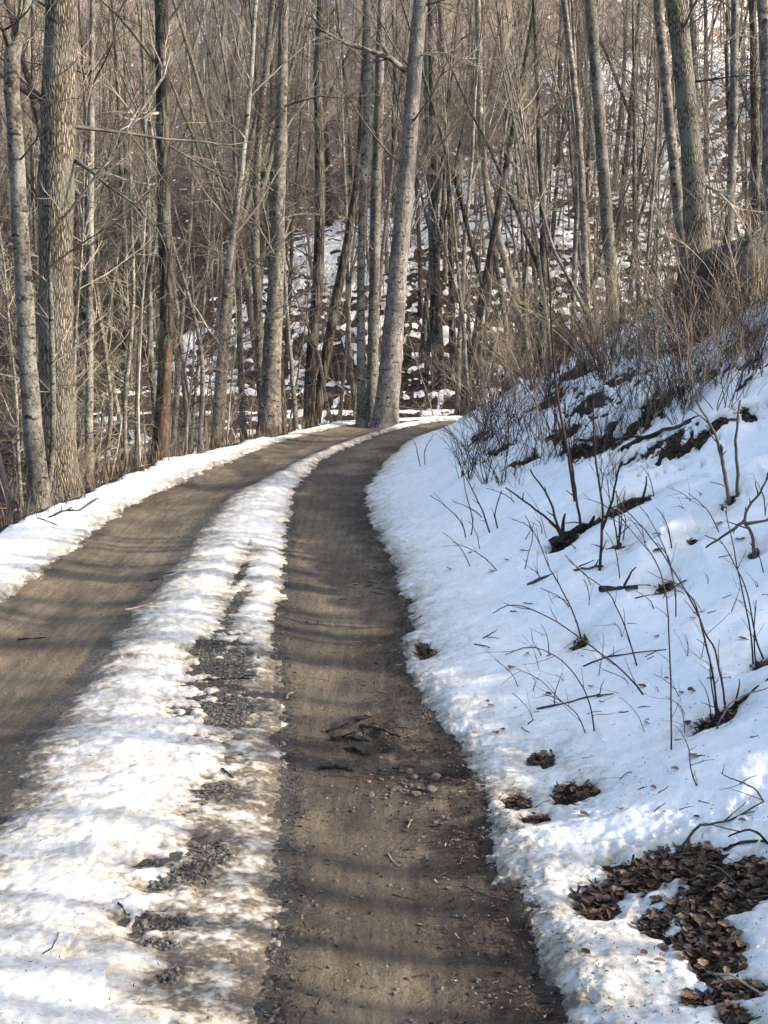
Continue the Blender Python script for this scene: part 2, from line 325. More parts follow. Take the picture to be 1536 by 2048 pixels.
# ------------------------------------------------------------------ helpers
def tag(o, label, cat, group=None):
    o['label'] = label; o['category'] = cat
    if group: o['group'] = group
    return o
def link(name, me, parent=None, loc=None):
    o = bpy.data.objects.new(name, me); COL.objects.link(o)
    if parent: o.parent = parent
    if loc is not None: o.location = loc
    return o
def empty(name, loc, label, cat, group=None, rz=0):
    o = link(name, None, None, loc); o.rotation_euler.z = rz; o.empty_display_size = .2; return tag(o, label, cat, group)
class MB:
    def __init__(s): s.v = []; s.f = []
    def tube(s, pts, rad, k=6, cap=True):
        n0 = len(s.v); n = len(pts); prev = None
        for i, p in enumerate(pts):
            t = (pts[min(i + 1, n - 1)] - pts[max(i - 1, 0)])
            if t.length < 1e-9: t = Vector((0, 0, 1))
            t.normalize()
            if prev is None:
                a = Vector((1, 0, 0)) if abs(t.x) < .8 else Vector((0, 1, 0)); u = t.cross(a).normalized()
            else:
                u = prev - t * prev.dot(t)
                u = u.normalized() if u.length > 1e-6 else t.orthogonal().normalized()
            prev = u; w_ = t.cross(u); r = rad[i]
            for j in range(k):
                a = 2 * math.pi * j / k; s.v.append(p + u * (r * math.cos(a)) + w_ * (r * math.sin(a)))
        for i in range(n - 1):
            for j in range(k):
                a = n0 + i * k + j; b = n0 + i * k + (j + 1) % k; s.f.append((a, b, b + k, a + k))
        if cap:
            s.f.append(tuple(n0 + (n - 1) * k + j for j in range(k))); s.f.append(tuple(n0 + j for j in reversed(range(k))))
    def mesh(s, name, m, smooth=True):
        me = bpy.data.meshes.new(name); me.from_pydata([tuple(v) for v in s.v], [], s.f); me.materials.append(m)
        if smooth: me.polygons.foreach_set('use_smooth', [True] * len(me.polygons))
        return me
def np_mesh(name, V, Fq, m, smooth=True, tri=False):
    me = bpy.data.meshes.new(name); k = Fq.shape[1]
    me.vertices.add(len(V)); me.vertices.foreach_set('co', V.astype(np.float32).ravel())
    me.loops.add(Fq.size); me.loops.foreach_set('vertex_index', Fq.astype(np.int32).ravel())
    me.polygons.add(len(Fq)); me.polygons.foreach_set('loop_start', np.arange(0, Fq.size, k, dtype=np.int32))
    me.polygons.foreach_set('use_smooth', np.full(len(Fq), smooth)); me.update(calc_edges=True); me.materials.append(m); return me
def rv(r, s=1): return Vector((r.uniform(-s, s), r.uniform(-s, s), r.uniform(-s, s)))
def limb(r, p, d, L, n, wander, up):
    pts = [p.copy()]; d = d.normalized(); st = L / n
    for i in range(n):
        d = (d + rv(r, wander) + Vector((0, 0, up))).normalized(); p = p + d * st; pts.append(p)
    return pts
def grow(mb, r, p, d, L, r0, lev, k, minr, dens=1.0, up=.05):
    n = 6 if lev == 0 else (4 if lev == 1 else 3)
    pts = limb(r, p, d, L, n, .16 + .05 * lev, up); r1 = max(minr * .7, r0 * .25)
    mb.tube(pts, [max(minr * .7, r0 + (r1 - r0) * (i / n)) for i in range(n + 1)], k, False)
    if lev >= 2: return
    for i in range(max(1, int((6 if lev == 0 else 4) * dens * min(1.5, .5 + L / 2.2) + r.random()))):
        f = r.uniform(.22, 1); j = min(n - 1, int(f * n)); q_ = pts[j].lerp(pts[j + 1], f * n - j if j < n else 1)
        dd = (pts[j + 1] - pts[j]).normalized(); sd = rv(r).cross(dd)
        if sd.length < .05: continue
        nd = (dd * .75 + sd.normalized() * r.uniform(.5, 1.0) + Vector((0, 0, .12))).normalized()
        grow(mb, r, q_, nd, L * r.uniform(.3, .55) * (1 - .4 * f), max(minr, r0 * .45), lev + 1, 3, minr, dens, up)
def crown(r, path, rad, h0, n, ls, minr, dens=1.0, k=4, low=.3):
    """branches along a trunk path (list of points, base first)"""
    mb = MB(); H = path[-1].z; L = len(path)
    for i in range(n):
        z = h0 + (H - h0) * (r.random() ** .85) * .99
        j = max(0, min(L - 2, next((a for a in range(L - 1) if path[a + 1].z >= z), L - 2)))
        f = (z - path[j].z) / max(1e-6, path[j + 1].z - path[j].z); f = min(1, max(0, f))
        p = path[j].lerp(path[j + 1], f); tr = rad[j] + (rad[j + 1] - rad[j]) * f
        fr = z / H; az = r.uniform(0, 2 * math.pi); el = low + r.uniform(-.25, .35) + .55 * fr
        d = Vector((math.cos(az) * math.cos(el), math.sin(az) * math.cos(el), math.sin(el)))
        Lb = ls * r.uniform(.35, 1.0) * (1.15 - .75 * fr)
        grow(mb, r, p, d, Lb, max(minr, min(tr * .5, .0075 * Lb + .003)), 0, k, minr, dens)
    # the leader breaks up into twigs
    for i in range(3):
        grow(mb, r, path[-1], Vector((r.uniform(-.5, .5), r.uniform(-.5, .5), 1)), ls * .5, max(minr, rad[-1]), 0, 3, minr, dens)
    return mb
def trunk_mesh(mb, r, path, rad, k, flare=.35):
    rr = [a * (1 + flare * math.exp(-max(0, p.z) / .35)) for a, p in zip(rad, path)]
    mb.tube(path, rr, k, True)
    return mb

# ------------------------------------------------------------------ ground, road and snow
def polar():
    th = np.radians(np.concatenate([np.arange(-180, -60, 6), np.arange(-60, -24, 2.0), np.arange(-24, -20, .4), np.arange(-20, 20, .08), np.arange(20, 24, .4), np.arange(24, 60, 2.0), np.arange(60, 181, 6)]))
    rs = [.05, .5, 1.2, 1.9]; r_ = 2.2
    while r_ < 30: rs.append(r_); r_ += min(max(r_ * r_ / 1700, .006), .17)
    while r_ < 145: rs.append(r_); r_ += .24 if r_ < 95 else .5
    while r_ < 430: rs.append(r_); r_ += 6
    return th, np.array(rs)
TH, RS = polar()
def grid(th, rs):
    A, B = np.meshgrid(th, rs); return B * np.sin(A), B * np.cos(A)
def faces(nr, nc):
    i = np.arange(nr * nc).reshape(nr, nc)
    return np.stack([i[:-1, :-1], i[:-1, 1:], i[1:, 1:], i[1:, :-1]], -1).reshape(-1, 4)[:, ::-1]
def sub(name, V, Fq, m, attrs, sel, smooth=True):
    fq = Fq[sel]
    if not len(fq): return None
    u, inv = np.unique(fq.ravel(), return_inverse=True)
    me = np_mesh(name, V[u], inv.reshape(-1, 4), m, smooth)
    for k_, a in attrs.items():
        at_ = me.attributes.new(k_, 'FLOAT', 'POINT'); at_.data.foreach_set('value', a[u].astype(np.float32))
    o = link(name, me); o['kind'] = 'structure'; return o
# ground and road
gth = np.unique(np.concatenate([TH[::2], TH[-1:]])); X, Y = grid(gth, RS[::2] if len(RS) % 2 else np.append(RS[::2], RS[-1]))
nr, nc = X.shape; X = X.ravel(); Y = Y.ravel(); Z = height(X, Y); q, w, lq, e = fields(X, Y)
Fq = faces(nr, nc); qc = q[Fq].mean(1)
lit = np.clip(np.exp(-np.maximum(e[4] - X, 0) / .21) * (1 - w) * 1.5 + .8 * np.exp(-(((X - .02) / .35) ** 2 + ((Y - 5.3) / .7) ** 2)) + .25 * np.exp(-np.abs(X - e[3]) / .05), 0, 1) * (.6 + .6 * fbm(X * 9, Y * 6, 3, 81))
grv = np.clip(np.where(np.abs(q) < .42, 1, 0) + np.exp(-np.abs(X - e[3]) / .12) * .8, 0, 1)
V = np.stack([X, Y, Z], 1)
road = np.abs(qc) < 1.3
sub('dirt_road', V, Fq, M['dirt'], dict(litter=np.clip(lit, 0, 1), gravel=grv, tread=np.maximum(np.exp(-((X - e[3] - .20) / .07) ** 2), np.exp(-((X - e[3] - .52) / .06) ** 2)) + np.exp(-((X - (e[1] + e[2]) / 2) / .12) ** 2)), road)
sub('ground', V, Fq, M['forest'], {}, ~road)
# snow
X, Y = grid(TH, RS); nr, nc = X.shape; X = X.ravel(); Y = Y.ravel()
t, d = snow(X, Y); Z = height(X, Y) + t; q = fields(X, Y)[0]
V = np.stack([X, Y, Z], 1); Fq = faces(nr, nc); vis = (t[Fq] > -.015).any(1)
qc = q[Fq].mean(1); yc = Y[Fq].mean(1)
strip = (np.abs(qc) < .8); bank = (qc >= .8) & (yc < 29); verge = (qc <= -.8) & (yc < 29)
for nm, sel in (('snow_strip', strip), ('snow_bank', bank), ('snow_verge', verge), ('hillside_snow', ~(strip | bank | verge))):
    sub(nm, V, Fq, M['snow'], dict(dirt=d), sel & vis)
def top(x, y):
    a = np.array([x], float); b = np.array([y], float)
    return float(height(a, b)[0] + max(0, snow(a, b)[0][0]))

# ------------------------------------------------------------------ trees traced one by one
def traced_tree(name, label, pts, m, tm, H=17, D=None, nb=26, h0=3.0, ls=2.6, k=14, dens=.8, group=None, minr=.004, cat='tree', lean=(0, 0), base=None, flare=.35):
    r = random.Random(hash(label) % 99991 if False else sum(ord(c) * (i + 1) for i, c in enumerate(label)))
    b = at(pts[0][0], pts[0][1]) if D is None else None
    if D is None: D = b.y
    W_ = [atd(p[0], p[1], D) for p in pts]
    gx = W_[0].x; gz = hgt(gx, D)
    if D is not None and b is None:      # base hidden: carry the trunk down to the ground
        if W_[0].z > gz + .05:
            dirv = (W_[0] - W_[1]); dirv = dirv / max(.2, abs(dirv.z)); L_ = W_[0].z - gz
            foot = W_[0] + dirv * L_ * .8; foot.z = hgt(foot.x, D); W_.insert(0, foot); pts = [(0, 0, pts[0][2] * 1.08)] + list(pts); gx = foot.x; gz = foot.z
    origin = Vector((gx, D, gz)); o = empty(name, origin, label, cat, group)
    rad = [p[2] / 2 * D / F for p in pts]
    P = [w_ - origin for w_ in W_]; P[0].z = 0
    # resample smoothly
    path = []; rr = []
    for i in range(len(P) - 1):
        p0 = P[max(0, i - 1)]; p1 = P[i]; p2 = P[i + 1]; p3 = P[min(len(P) - 1, i + 2)]
        n = max(2, int((p2 - p1).length / .3))
        for j in range(n):
            t_ = j / n; a = .5 * ((2 * p1) + (p2 - p0) * t_ + (2 * p0 - 5 * p1 + 4 * p2 - p3) * t_ ** 2 + (3 * p1 - p0 - 3 * p2 + p3) * t_ ** 3)
            path.append(a); rr.append(rad[i] + (rad[i + 1] - rad[i]) * t_)
    path.append(P[-1]); rr.append(rad[-1])
    vd = (P[-1] - P[-2]).normalized(); z = P[-1].z; cur = P[-1]; r_ = rad[-1]
    while cur.z < H:
        vd = (vd + rv(r, .05) + Vector((lean[0], lean[1], .06))).normalized(); cur = cur + vd * .9; path.append(cur); rr.append(max(.012, r_ * (1 - (cur.z - z) / (H - z + .5) * .9)))
    path = [p + Vector((r.uniform(-.008, .008), r.uniform(-.008, .008), 0)) for p in path]
    path.insert(0, path[0] - Vector((0, 0, .25))); rr.insert(0, rr[0] * 1.1)
    mb = trunk_mesh(MB(), r, path, rr, k, flare); 
    # uneven bark outline
    vv = np.array([tuple(v) for v in mb.v]); cc = np.repeat(np.array([tuple(p) for p in path]), k, 0); dv = vv - cc; rl = np.repeat(np.array(rr), k)
    an = np.arctan2(dv[:, 1], dv[:, 0]); nz = .6 * fbm(an * 1.6 + 3, vv[:, 2] * 1.3, 3, 95) + .5 * fbm(np.cos(an) * 5 + 9, vv[:, 2] * 4 + np.sin(an) * 5, 2, 96)
    mb.v = [Vector(a) for a in cc + dv * (1 + (.11 * nz)[:, None])]
    tr = link('trunk', mb.mesh('trunk', m), o)
    cm = crown(r, path[1:], rr[1:], h0, nb, ls, minr, dens)
    link('branches', cm.mesh('branches', tm), o)['kind'] = 'stuff'
    return o, path, rr
TT = {}
def TTree(key, *a, **k): TT[key] = traced_tree(*a, **k)
TTree('edge', 'forked_tree', 'grey mottled forked tree nearest the left edge of the photo', [(78, 1005, 40), (66, 850, 37), (52, 650, 35), (40, 450, 33), (28, 250, 30), (24, 110, 30), (55, 0, 16)], M['grey'], M['twig'], ls=1.5, D=13.3, nb=22, h0=1.5)
TTree('oak', 'oak_tree', 'stoutest trunk on the left with deeply furrowed grey-brown bark', [(118, 985, 82), (114, 850, 70), (112, 650, 66), (112, 400, 66), (117, 200, 64), (124, 0, 60)], M['oak'], M['twig'], D=15.2, nb=34, h0=4.5, ls=4, H=21, k=28)
TTree('thin4', 'slender_tree', 'slim straight mottled tree just right of the stout furrowed trunk', [(178, 945, 17), (179, 700, 15), (181, 400, 13), (184, 150, 12), (186, 0, 10)], M['grey'], M['twig'], D=18.5, nb=24, h0=2)
TTree('rust', 'dark_tree', 'dark trunk with a rust-coloured stripped lower side beside the left verge', [(320, 915, 34), (328, 760, 28), (334, 640, 26), (330, 480, 26), (326, 250, 25), (322, 0, 27)], M['dark'], M['twig'], D=19.5, nb=30, h0=2.5, ls=3.4, H=19)
TTree('curvy', 'curved_tree', 'pale slim tree bending gently right behind the left verge', [(432, 882, 20), (440, 740, 16), (450, 610, 15), (462, 500, 13), (484, 330, 11), (500, 180, 10), (512, 0, 8)], M['grey'], M['twigp'], D=23.0, nb=30, h0=1.5, H=13)
TTree('pale8', 'birch_tree', 'pale spotted straight trunk left of centre, at the edge of the road verge', [(538, 862, 44), (545, 700, 36), (552, 560, 32), (556, 420, 26), (562, 250, 24), (568, 0, 17)], M['pale'], M['twig'], D=25.0, nb=36, h0=2.5, ls=3.2, H=18)
TTree('v1', 'dark_tree', 'dark upright trunk of the V-shaped pair in the hollow', [(618, 838, 24), (624, 700, 23), (636, 560, 22), (640, 400, 20), (636, 200, 16), (640, 0, 13)], M['dark'], M['twig'], nb=26, h0=2.5, D=33)
TTree('v2', 'leaning_tree', 'dark trunk leaning right, of the V-shaped pair in the hollow', [(632, 838, 22), (654, 700, 20), (678, 570, 18), (702, 440, 15), (716, 330, 12), (726, 180, 9), (730, 0, 7)], M['dark'], M['twig'], nb=20, h0=3, D=33.4, H=14)
TTree('mid10', 'slender_tree', 'slimmest of the three trunks where the road bends, left of its companions', [(723, 846, 20), (722, 700, 17), (722, 560, 16), (726, 380, 16), (734, 200, 15), (734, 0, 12)], M['grey'], M['twig'], D=26.8, nb=28, h0=3.0, H=18)
TTree('mid11', 'grey_tree', 'straight lichen-spotted trunk in the middle of the three where the road bends', [(742, 842, 24), (746, 700, 22), (749, 560, 21), (752, 380, 20), (758, 200, 19), (763, 0, 14)], M['grey'], M['twig'], D=27.6, nb=28, h0=3.4, H=18)
TTree('lean', 'leaning_tree', 'thick pinkish-grey trunk leaning right where the road bends', [(770, 842, 52), (778, 760, 44), (788, 650, 40), (800, 500, 36), (816, 320, 31), (828, 150, 29), (840, 0, 27)], M['pink'], M['twig'], flare=.12, D=26.6, nb=26, h0=5, ls=3.6, H=18, k=20)
TTree('r14', 'furrowed_tree', 'stout dark furrowed trunk rising behind the boulder on the right bank', [(1402, 560, 56), (1392, 420, 47), (1378, 250, 41), (1362, 100, 38), (1350, 0, 36)], M['oak'], M['twig'], flare=.1, nb=30, h0=4, ls=3.5, D=21, H=19, k=20)
TTree('r15', 'leaning_tree', 'pale lichen-covered trunk leaning left against the stout furrowed one', [(1378, 560, 24), (1358, 420, 22), (1338, 240, 20), (1326, 100, 19), (1316, 0, 18)], M['pale'], M['twigp'], nb=26, h0=3, D=22.5)
TTree('r19', 'slender_tree', 'slim pale trunk just right of the stout furrowed tree', [(1396, 560, 15), (1392, 300, 14), (1388, 120, 13), (1384, 0, 12)], M['pale'], M['twigp'], nb=22, h0=2, D=27)
TTree('r16', 'slender_tree', 'slim pale trunk tilting left, right of centre near the top of the photo', [(1172, 560, 15), (1160, 300, 13), (1148, 160, 12), (1128, 0, 11)], M['pale'], M['twigp'], nb=24, h0=2, D=36)
TTree('r17', 'grey_tree', 'dark grey trunk beside the slim pale one, upper right', [(1222, 560, 24), (1204, 300, 23), (1190, 120, 22), (1180, 0, 21)], M['grey'], M['twig'], nb=24, h0=3, D=33)
TTree('r18', 'grey_tree', 'pale trunk cut by the right edge of the photo', [(1540, 420, 24), (1536, 240, 23), (1530, 100, 22), (1524, 0, 22)], M['pale'], M['twig'], nb=24, h0=3, D=20)
TTree('r22', 'grey_tree', 'dark trunk standing near the right edge above the snowy ledge', [(1512, 470, 18), (1510, 240, 16), (1506, 0, 14)], M['dark'], M['twig'], nb=20, h0=2, D=27)
TTree('c1', 'grey_tree', 'straight trunk on the hillside right of the thick leaning one', [(868, 590, 16), (862, 400, 15), (856, 200, 14), (850, 0, 12)], M['grey'], M['twig'], nb=26, h0=3, D=50, H=18)
TTree('c2', 'grey_tree', 'straight dark trunk rising from the bank behind the far road', [(880, 712, 16), (874, 560, 14), (868, 380, 13), (864, 200, 12), (860, 0, 11)], M['dark'], M['twig'], nb=26, h0=3, D=49.5, H=18)
TTree('c3', 'grey_tree', 'grey trunk curving left above the brush, right of centre', [(1040, 640, 18), (1010, 520, 15), (978, 400, 14), (962, 260, 13), (958, 100, 12), (955, 0, 11)], M['grey'], M['twig'], nb=26, h0=3, D=47, H=18)
TTree('c4', 'dark_tree', 'dark slender trunk on the snowy slope between brush and leaning tree', [(905, 690, 14), (902, 500, 12), (896, 300, 11), (884, 100, 10), (880, 0, 9)], M['dark'], M['twig'], nb=24, h0=3, D=51, H=17)
for i, (pp, dd, lb) in enumerate([
    ([(400, 890, 10), (404, 730, 9), (385, 620, 7), (352, 510, 6), (330, 430, 4)], 22.0, 'thin sapling curving left beneath the pale bending tree'),
    ([(92, 995, 15), (106, 880, 12), (104, 700, 11), (100, 560, 10), (104, 470, 9), (142, 420, 6)], 13.6, 'pale sapling snaking up between the two leftmost trunks'),
    ([(252, 908, 10), (250, 800, 9), (262, 680, 9), (268, 560, 7), (262, 440, 5)], 19.0, 'thin wavy sapling left of the rust-coloured trunk'),
    ([(274, 906, 9), (276, 740, 8), (284, 600, 7), (288, 480, 5)], 19.3, 'thin straight pale sapling beside the rust-coloured trunk'),
    ([(215, 900, 10), (222, 800, 9), (208, 690, 7), (190, 590, 5)], 19.0, 'crooked thin sapling between the stout trunk and the rust-coloured one'),
    ([(592, 850, 10), (582, 720, 9), (572, 600, 8), (566, 480, 6)], 30.0, 'thin sapling just right of the pale spotted trunk'),
    ([(664, 845, 8), (648, 780, 7), (640, 720, 6), (610, 640, 4)], 27.0, 'short pale sapling bent left at the verge before the bend'),
    ([(1200, 692, 10), (1165, 610, 9), (1138, 560, 7), (1110, 505, 6), (1090, 440, 4)], None, 'pale slanting sapling rising from the brush on the right bank'),
    ([(1004, 600, 10), (985, 480, 8), (972, 380, 7), (965, 250, 5)], 40.0, 'pale slanting sapling above the brush, right of centre')]):
    TT['s%d' % i] = traced_tree('sapling', lb, pp, M['pale'] if i % 2 == 0 else M['grey'], M['twigp'], D=dd, H=4.5 if i < 7 else 4, nb=12, h0=.9, ls=1.1, k=8, dens=.6, minr=.0025, cat='sapling', group=None, flare=.1)
# stripped rusty side of the dark trunk
o, path, rr = TT['rust']; mb = MB(); k = 7; n0 = 0; rows = 0; r = random.Random(3)
for p, a in zip(path, rr):
    if p.z < .1 or p.z > 2.35: continue
    wob = .25 * math.sin(p.z * 5)
    fl = a * (1 + .35 * math.exp(-max(0, p.z) / .35))
    for j in range(k):
        tp_ = min(1, max(.12, (2.45 - p.z) / .8)); an = math.radians(-48 + wob * 20 + tp_ * (-58 + 106 * j / (k - 1))); rad_ = fl * 1.03 + (.004 if 0 < j < k - 1 else -.012)
        mb.v.append(Vector((p.x + math.cos(an) * rad_, p.y + math.sin(an) * rad_, p.z)))
    rows += 1
for i in range(rows - 1):
    for j in range(k - 1): a = i * k + j; mb.f.append((a, a + 1, a + k + 1, a + k))
bw = link('bare_wood', mb.mesh('bare_wood', M['rust']), o); bw['label'] = 'rust-coloured stripped wood low on the trunk'
# the big bare limbs that stand out in the photo
def limb_part(key, pts, m, w0):
    o = TT[key][0]; D = o.location.y; P = [atd(a, b, D - .15 * i) - o.location for i, (a, b) in enumerate(pts)]
    r0 = w0 / 2 * D / F; mb = MB(); n = len(P)
    mb.tube(P, [r0 * (1 - .8 * i / (n - 1)) for i in range(n)], 6)
    r = random.Random(int(pts[0][0] + pts[0][1]))
    for i in range(1, n):
        for _ in range(3): grow(mb, r, P[i], (P[i] - P[i - 1]).normalized() + rv(r, .8), r.uniform(.3, .9), r0 * .35, 1, 3, .003)
    link('limb', mb.mesh('limb', m), o)
limb_part('lean', [(812, 142), (780, 116), (740, 102), (690, 86), (655, 66), (632, 40)], M['grey'], 13)
limb_part('lean', [(842, 10), (872, 5), (905, -6)], M['pale'], 8)
limb_part('lean', [(822, 118), (850, 108), (890, 106), (930, 118)], M['twigp'], 6)
limb_part('rust', [(330, 225), (302, 228), (275, 240), (240, 196), (205, 150)], M['twigp'], 7)
limb_part('rust', [(334, 290), (372, 312), (420, 340), (468, 366)], M['twigp'], 6)
limb_part('rust', [(332, 365), (300, 370), (262, 362), (220, 348), (168, 335)], M['twigp'], 6)
limb_part('edge', [(24, 100), (8, 60), (-16, 26)], M['grey'], 18)
limb_part('edge', [(30, 80), (38, 40), (42, 0), (48, -50)], M['grey'], 14)
limb_part('curvy', [(492, 280), (478, 262), (450, 242), (412, 246)], M['twigp'], 6)
limb_part('r14', [(1400, 365), (1430, 380), (1462, 410), (1500, 470)], M['twigp'], 9)
limb_part('r14', [(1372, 165), (1420, 160), (1470, 152), (1536, 150)], M['dark'], 6)
limb_part('pale8', [(556, 218), (590, 205), (640, 192), (690, 196), (740, 190)], M['twig'], 6)
limb_part('oak', [(150, 322), (180, 340), (215, 372), (260, 402), (310, 450)], M['grey'], 9)
limb_part('r16', [(1150, 180), (1110, 215), (1060, 250), (1034, 282), (1000, 305)], M['cane'], 6)

# ------------------------------------------------------------------ forest on the hillside and in the hollow
def proto_tree(seed, H, r0, m, tm, n, ls, minr, dens, h0, bend=.03, k=8):
    r = random.Random(seed); p = Vector((0, 0, -.3)); d = Vector((r.uniform(-.06, .06), r.uniform(-.06, .06), 1)); path = [p]; rad = [r0 * 1.1]; n_ = 16
    for i in range(n_):
        d = (d + rv(r, bend) + Vector((0, 0, .02))).normalized(); p = p + d * (H / n_); path.append(p); rad.append(max(.012, r0 * (1 - .9 * ((i + 1) / n_) ** 1.2)))
    mb = trunk_mesh(MB(), r, path, rad, k); c = crown(r, path, rad, h0, n, ls, minr, dens)
    for f in range(r.choice((0, 1, 1, 2))):
        i0 = r.randrange(4, 9); az = r.uniform(0, 6.28); p2 = limb(r, path[i0], Vector((math.cos(az) * .45, math.sin(az) * .45, 1)), H * (1 - i0 / n_) * .85, 9, .06, .05)
        r2 = [max(.01, rad[i0] * .72 * (1 - .88 * a / 9)) for a in range(10)]; mb.tube(p2, r2, 6, False)
        c2 = crown(r, p2, r2, p2[0].z + .6, n // 3, ls * .8, minr, dens); o_ = len(c.v); c.v += c2.v; c.f += [tuple(a + o_ for a in f_) for f_ in c2.f]
    return mb.mesh('trunk', m), c.mesh('branches', tm)
kinds = []
specs = [(16, .11, 'grey', 'twig', 'grey'), (18, .14, 'dark', 'twig', 'dark'), (14, .08, 'pale', 'twigp', 'pale'), (17, .12, 'grey', 'twigp', 'grey'), (13, .06, 'grey', 'twig', 'slim grey'), (19, .16, 'oak', 'twig', 'furrowed brown'), (12, .05, 'pale', 'twigp', 'slim pale'), (15, .11, 'dark', 'twig', 'slim dark'), (16, .12, 'pale', 'twig', 'pale')]
for i, (H, r0, a, b, nm) in enumerate(specs):
    kinds.append((*proto_tree(100 + i, H, r0, M[a], M[b], 40, 2.7, .005, .95, 2.2, .05), nm))
r = random.Random(21); cand = []; cells = {}
def ok(x, y, s):
    cx, cy = int(x // 2), int(y // 2)
    for i in (-1, 0, 1):
        for j in (-1, 0, 1):
            for (a, b) in cells.get((cx + i, cy + j), ()):
                if (a - x) ** 2 + (b - y) ** 2 < s * s: return False
    cells.setdefault((cx, cy), []).append((x, y)); return True
XY = []
for i in range(24000):
    y = 20 + 140 * r.random() ** .9; x = r.uniform(-.39, .39) * (y + 4); XY.append((x, y))
XY = np.array(XY); hz = height(XY[:, 0], XY[:, 1]); qq = fields(XY[:, 0], XY[:, 1])[0]
for (x, y), z, q_ in zip(XY, hz, qq):
    if abs(q_) < 2.6 or (q_ > 0 and y < 26): continue
    py = 815 - F * (z - CH) / y; px = 768 + F * x / y
    if py < -140: continue
    if px < 420 and py < 260 and r.random() < .62: continue
    if q_ < 0 and y < 34 and 560 < px < 1000: continue
    if q_ > 0 and y < 34 and px < 1150: continue
    if q_ < 0 and r.random() < (.85 if y < 27 else .6): continue
    if ok(x, y, 2.3 if q_ < 0 else (1.9 if y < 75 else 1.6)): cand.append((x, y, z, px, py, q_))
cand.sort(key=lambda c: c[1])
NI = 268
LMK = [(0, 'left of the stout trunk'), (165, 'between stout and rusty trunks'), (330, 'between rusty and bending trunks'), (450, 'between bending and pale trunks'), (550, 'between pale trunk and V pair'), (650, 'between V pair and bend trio'), (770, 'right of the thick leaner'), (930, 'above the left bank brush'), (1080, 'above the middle bank brush'), (1200, 'left of the boulder trees'), (1400, 'right of the boulder trees')]
def col_(px): return [t for a, t in LMK if px >= a or a == 0][-1]
ORD = ['leftmost', 'second from left', 'third from left', 'fourth from left', 'fifth from left', 'sixth from left', 'seventh from left']
def relabel(items):
    by = {}
    for o, px, stem in items: by.setdefault('%s %s' % (stem, col_(px)), []).append((px, o))
    for lb, l in by.items():
        l.sort(key=lambda a: a[0])
        for i, (px, o) in enumerate(l):
            o['label'] = lb if len(l) == 1 else ('%s, %s' % (lb, ORD[i]) if i < len(ORD) and len(l) <= 7 else lb)
def zone(px, py, q_):
    if q_ < 0: return 'in the hollow left of the road', 'trees in the hollow left of the road'
    if px < 520: return 'on the brown leafy slope behind the hollow, left', 'trees on the brown slope at the left'
    if px < 960: return 'on the slope straight beyond the far road', 'trees on the slope beyond the far road'
    return 'on the snow-streaked slope above the right bank', 'trees on the snowy slope at the right'
TL = []
for i, (x, y, z, px, py, q_) in enumerate(cand[:NI]):
    t_, c_, nm = kinds[r.randrange(len(kinds))]
    zl, g = zone(px, py, q_)
    o = empty('bare_tree', (x, y, z), '%s bare tree %s' % (nm, zl), 'tree', '%s %s' % (nm, g), r.uniform(0, 6.28))
    s = r.uniform(.6, 1.25) * (.85 if q_ < 0 else 1); o.scale = (s, s, s * r.uniform(.95, 1.25)); o.rotation_euler.x = r.gauss(0, .05); o.rotation_euler.y = r.gauss(0, .06)
    link('trunk', t_, o); link('branches', c_, o)['kind'] = 'stuff'
    TL.append((o, px, '%s bare tree %s' % (nm, 'in the hollow' if q_ < 0 else ('low on slope' if y < 62 else 'higher on slope'))))
relabel(TL)
# the rest of the wood, too far and too many to count
low = []
for i in range(5):
    rr_ = random.Random(300 + i); H = 15 + 1.2 * i; path = [Vector((.05 * rr_.uniform(-1, 1) * j, .05 * rr_.uniform(-1, 1) * j, H * j / 7 - .3)) for j in range(8)]; rad = [max(.015, (.05 + .02 * (i % 3)) * (1 - .85 * j / 7)) for j in range(8)]
    mb = MB(); mb.tube(path, rad, 6, False); n1 = len(mb.v)
    for b in range(30):
        z = H * (.12 + .85 * rr_.random()); j = min(6, int((z + .3) / H * 7)); p = path[j].lerp(path[j + 1], .5); az = rr_.uniform(0, 6.28); el = .35 + rr_.uniform(-.2, .5)
        d = Vector((math.cos(az) * math.cos(el), math.sin(az) * math.cos(el), math.sin(el))); Lb = 2.6 * rr_.uniform(.4, 1) * (1.15 - .6 * z / H)
        pts = limb(rr_, p, d, Lb, 3, .2, .06); mb.tube(pts, [.022, .016, .012, .007], 3, False)
        for c in range(4):
            f = rr_.uniform(.3, 1); jj = min(2, int(f * 3)); q0 = pts[jj].lerp(pts[jj + 1], f * 3 - jj)
            mb.tube(limb(rr_, q0, (d + rv(rr_, .9)), Lb * rr_.uniform(.25, .5), 2, .2, .05), [.010, .008, .006], 3, False)
    low.append((np.array([tuple(v) for v in mb.v]), np.array([f for f in mb.f if len(f) == 4])))
def forest(name, spots, m, label, cat, seed):
    rr_ = random.Random(seed); VV = []; FF = []; n = 0
    for (x, y, z) in spots:
        v, f = low[rr_.randrange(5)]; s = rr_.uniform(.75, 1.15); a = rr_.uniform(0, 6.28); lx, ly = rr_.gauss(0, .03), rr_.gauss(0, .03)
        c_, s_ = math.cos(a) * s, math.sin(a) * s; w_ = np.empty_like(v)
        w_[:, 0] = v[:, 0] * c_ - v[:, 1] * s_ + x + v[:, 2] * lx; w_[:, 1] = v[:, 0] * s_ + v[:, 1] * c_ + y + v[:, 2] * ly; w_[:, 2] = v[:, 2] * s + z
        VV.append(w_); FF.append(f + n); n += len(v)
    o = link(name, np_mesh(name, np.concatenate(VV), np.concatenate(FF), m)); o['kind'] = 'stuff'; return tag(o, label, cat)
rest = cand[NI:]; r.shuffle(rest); rest = rest[:430]
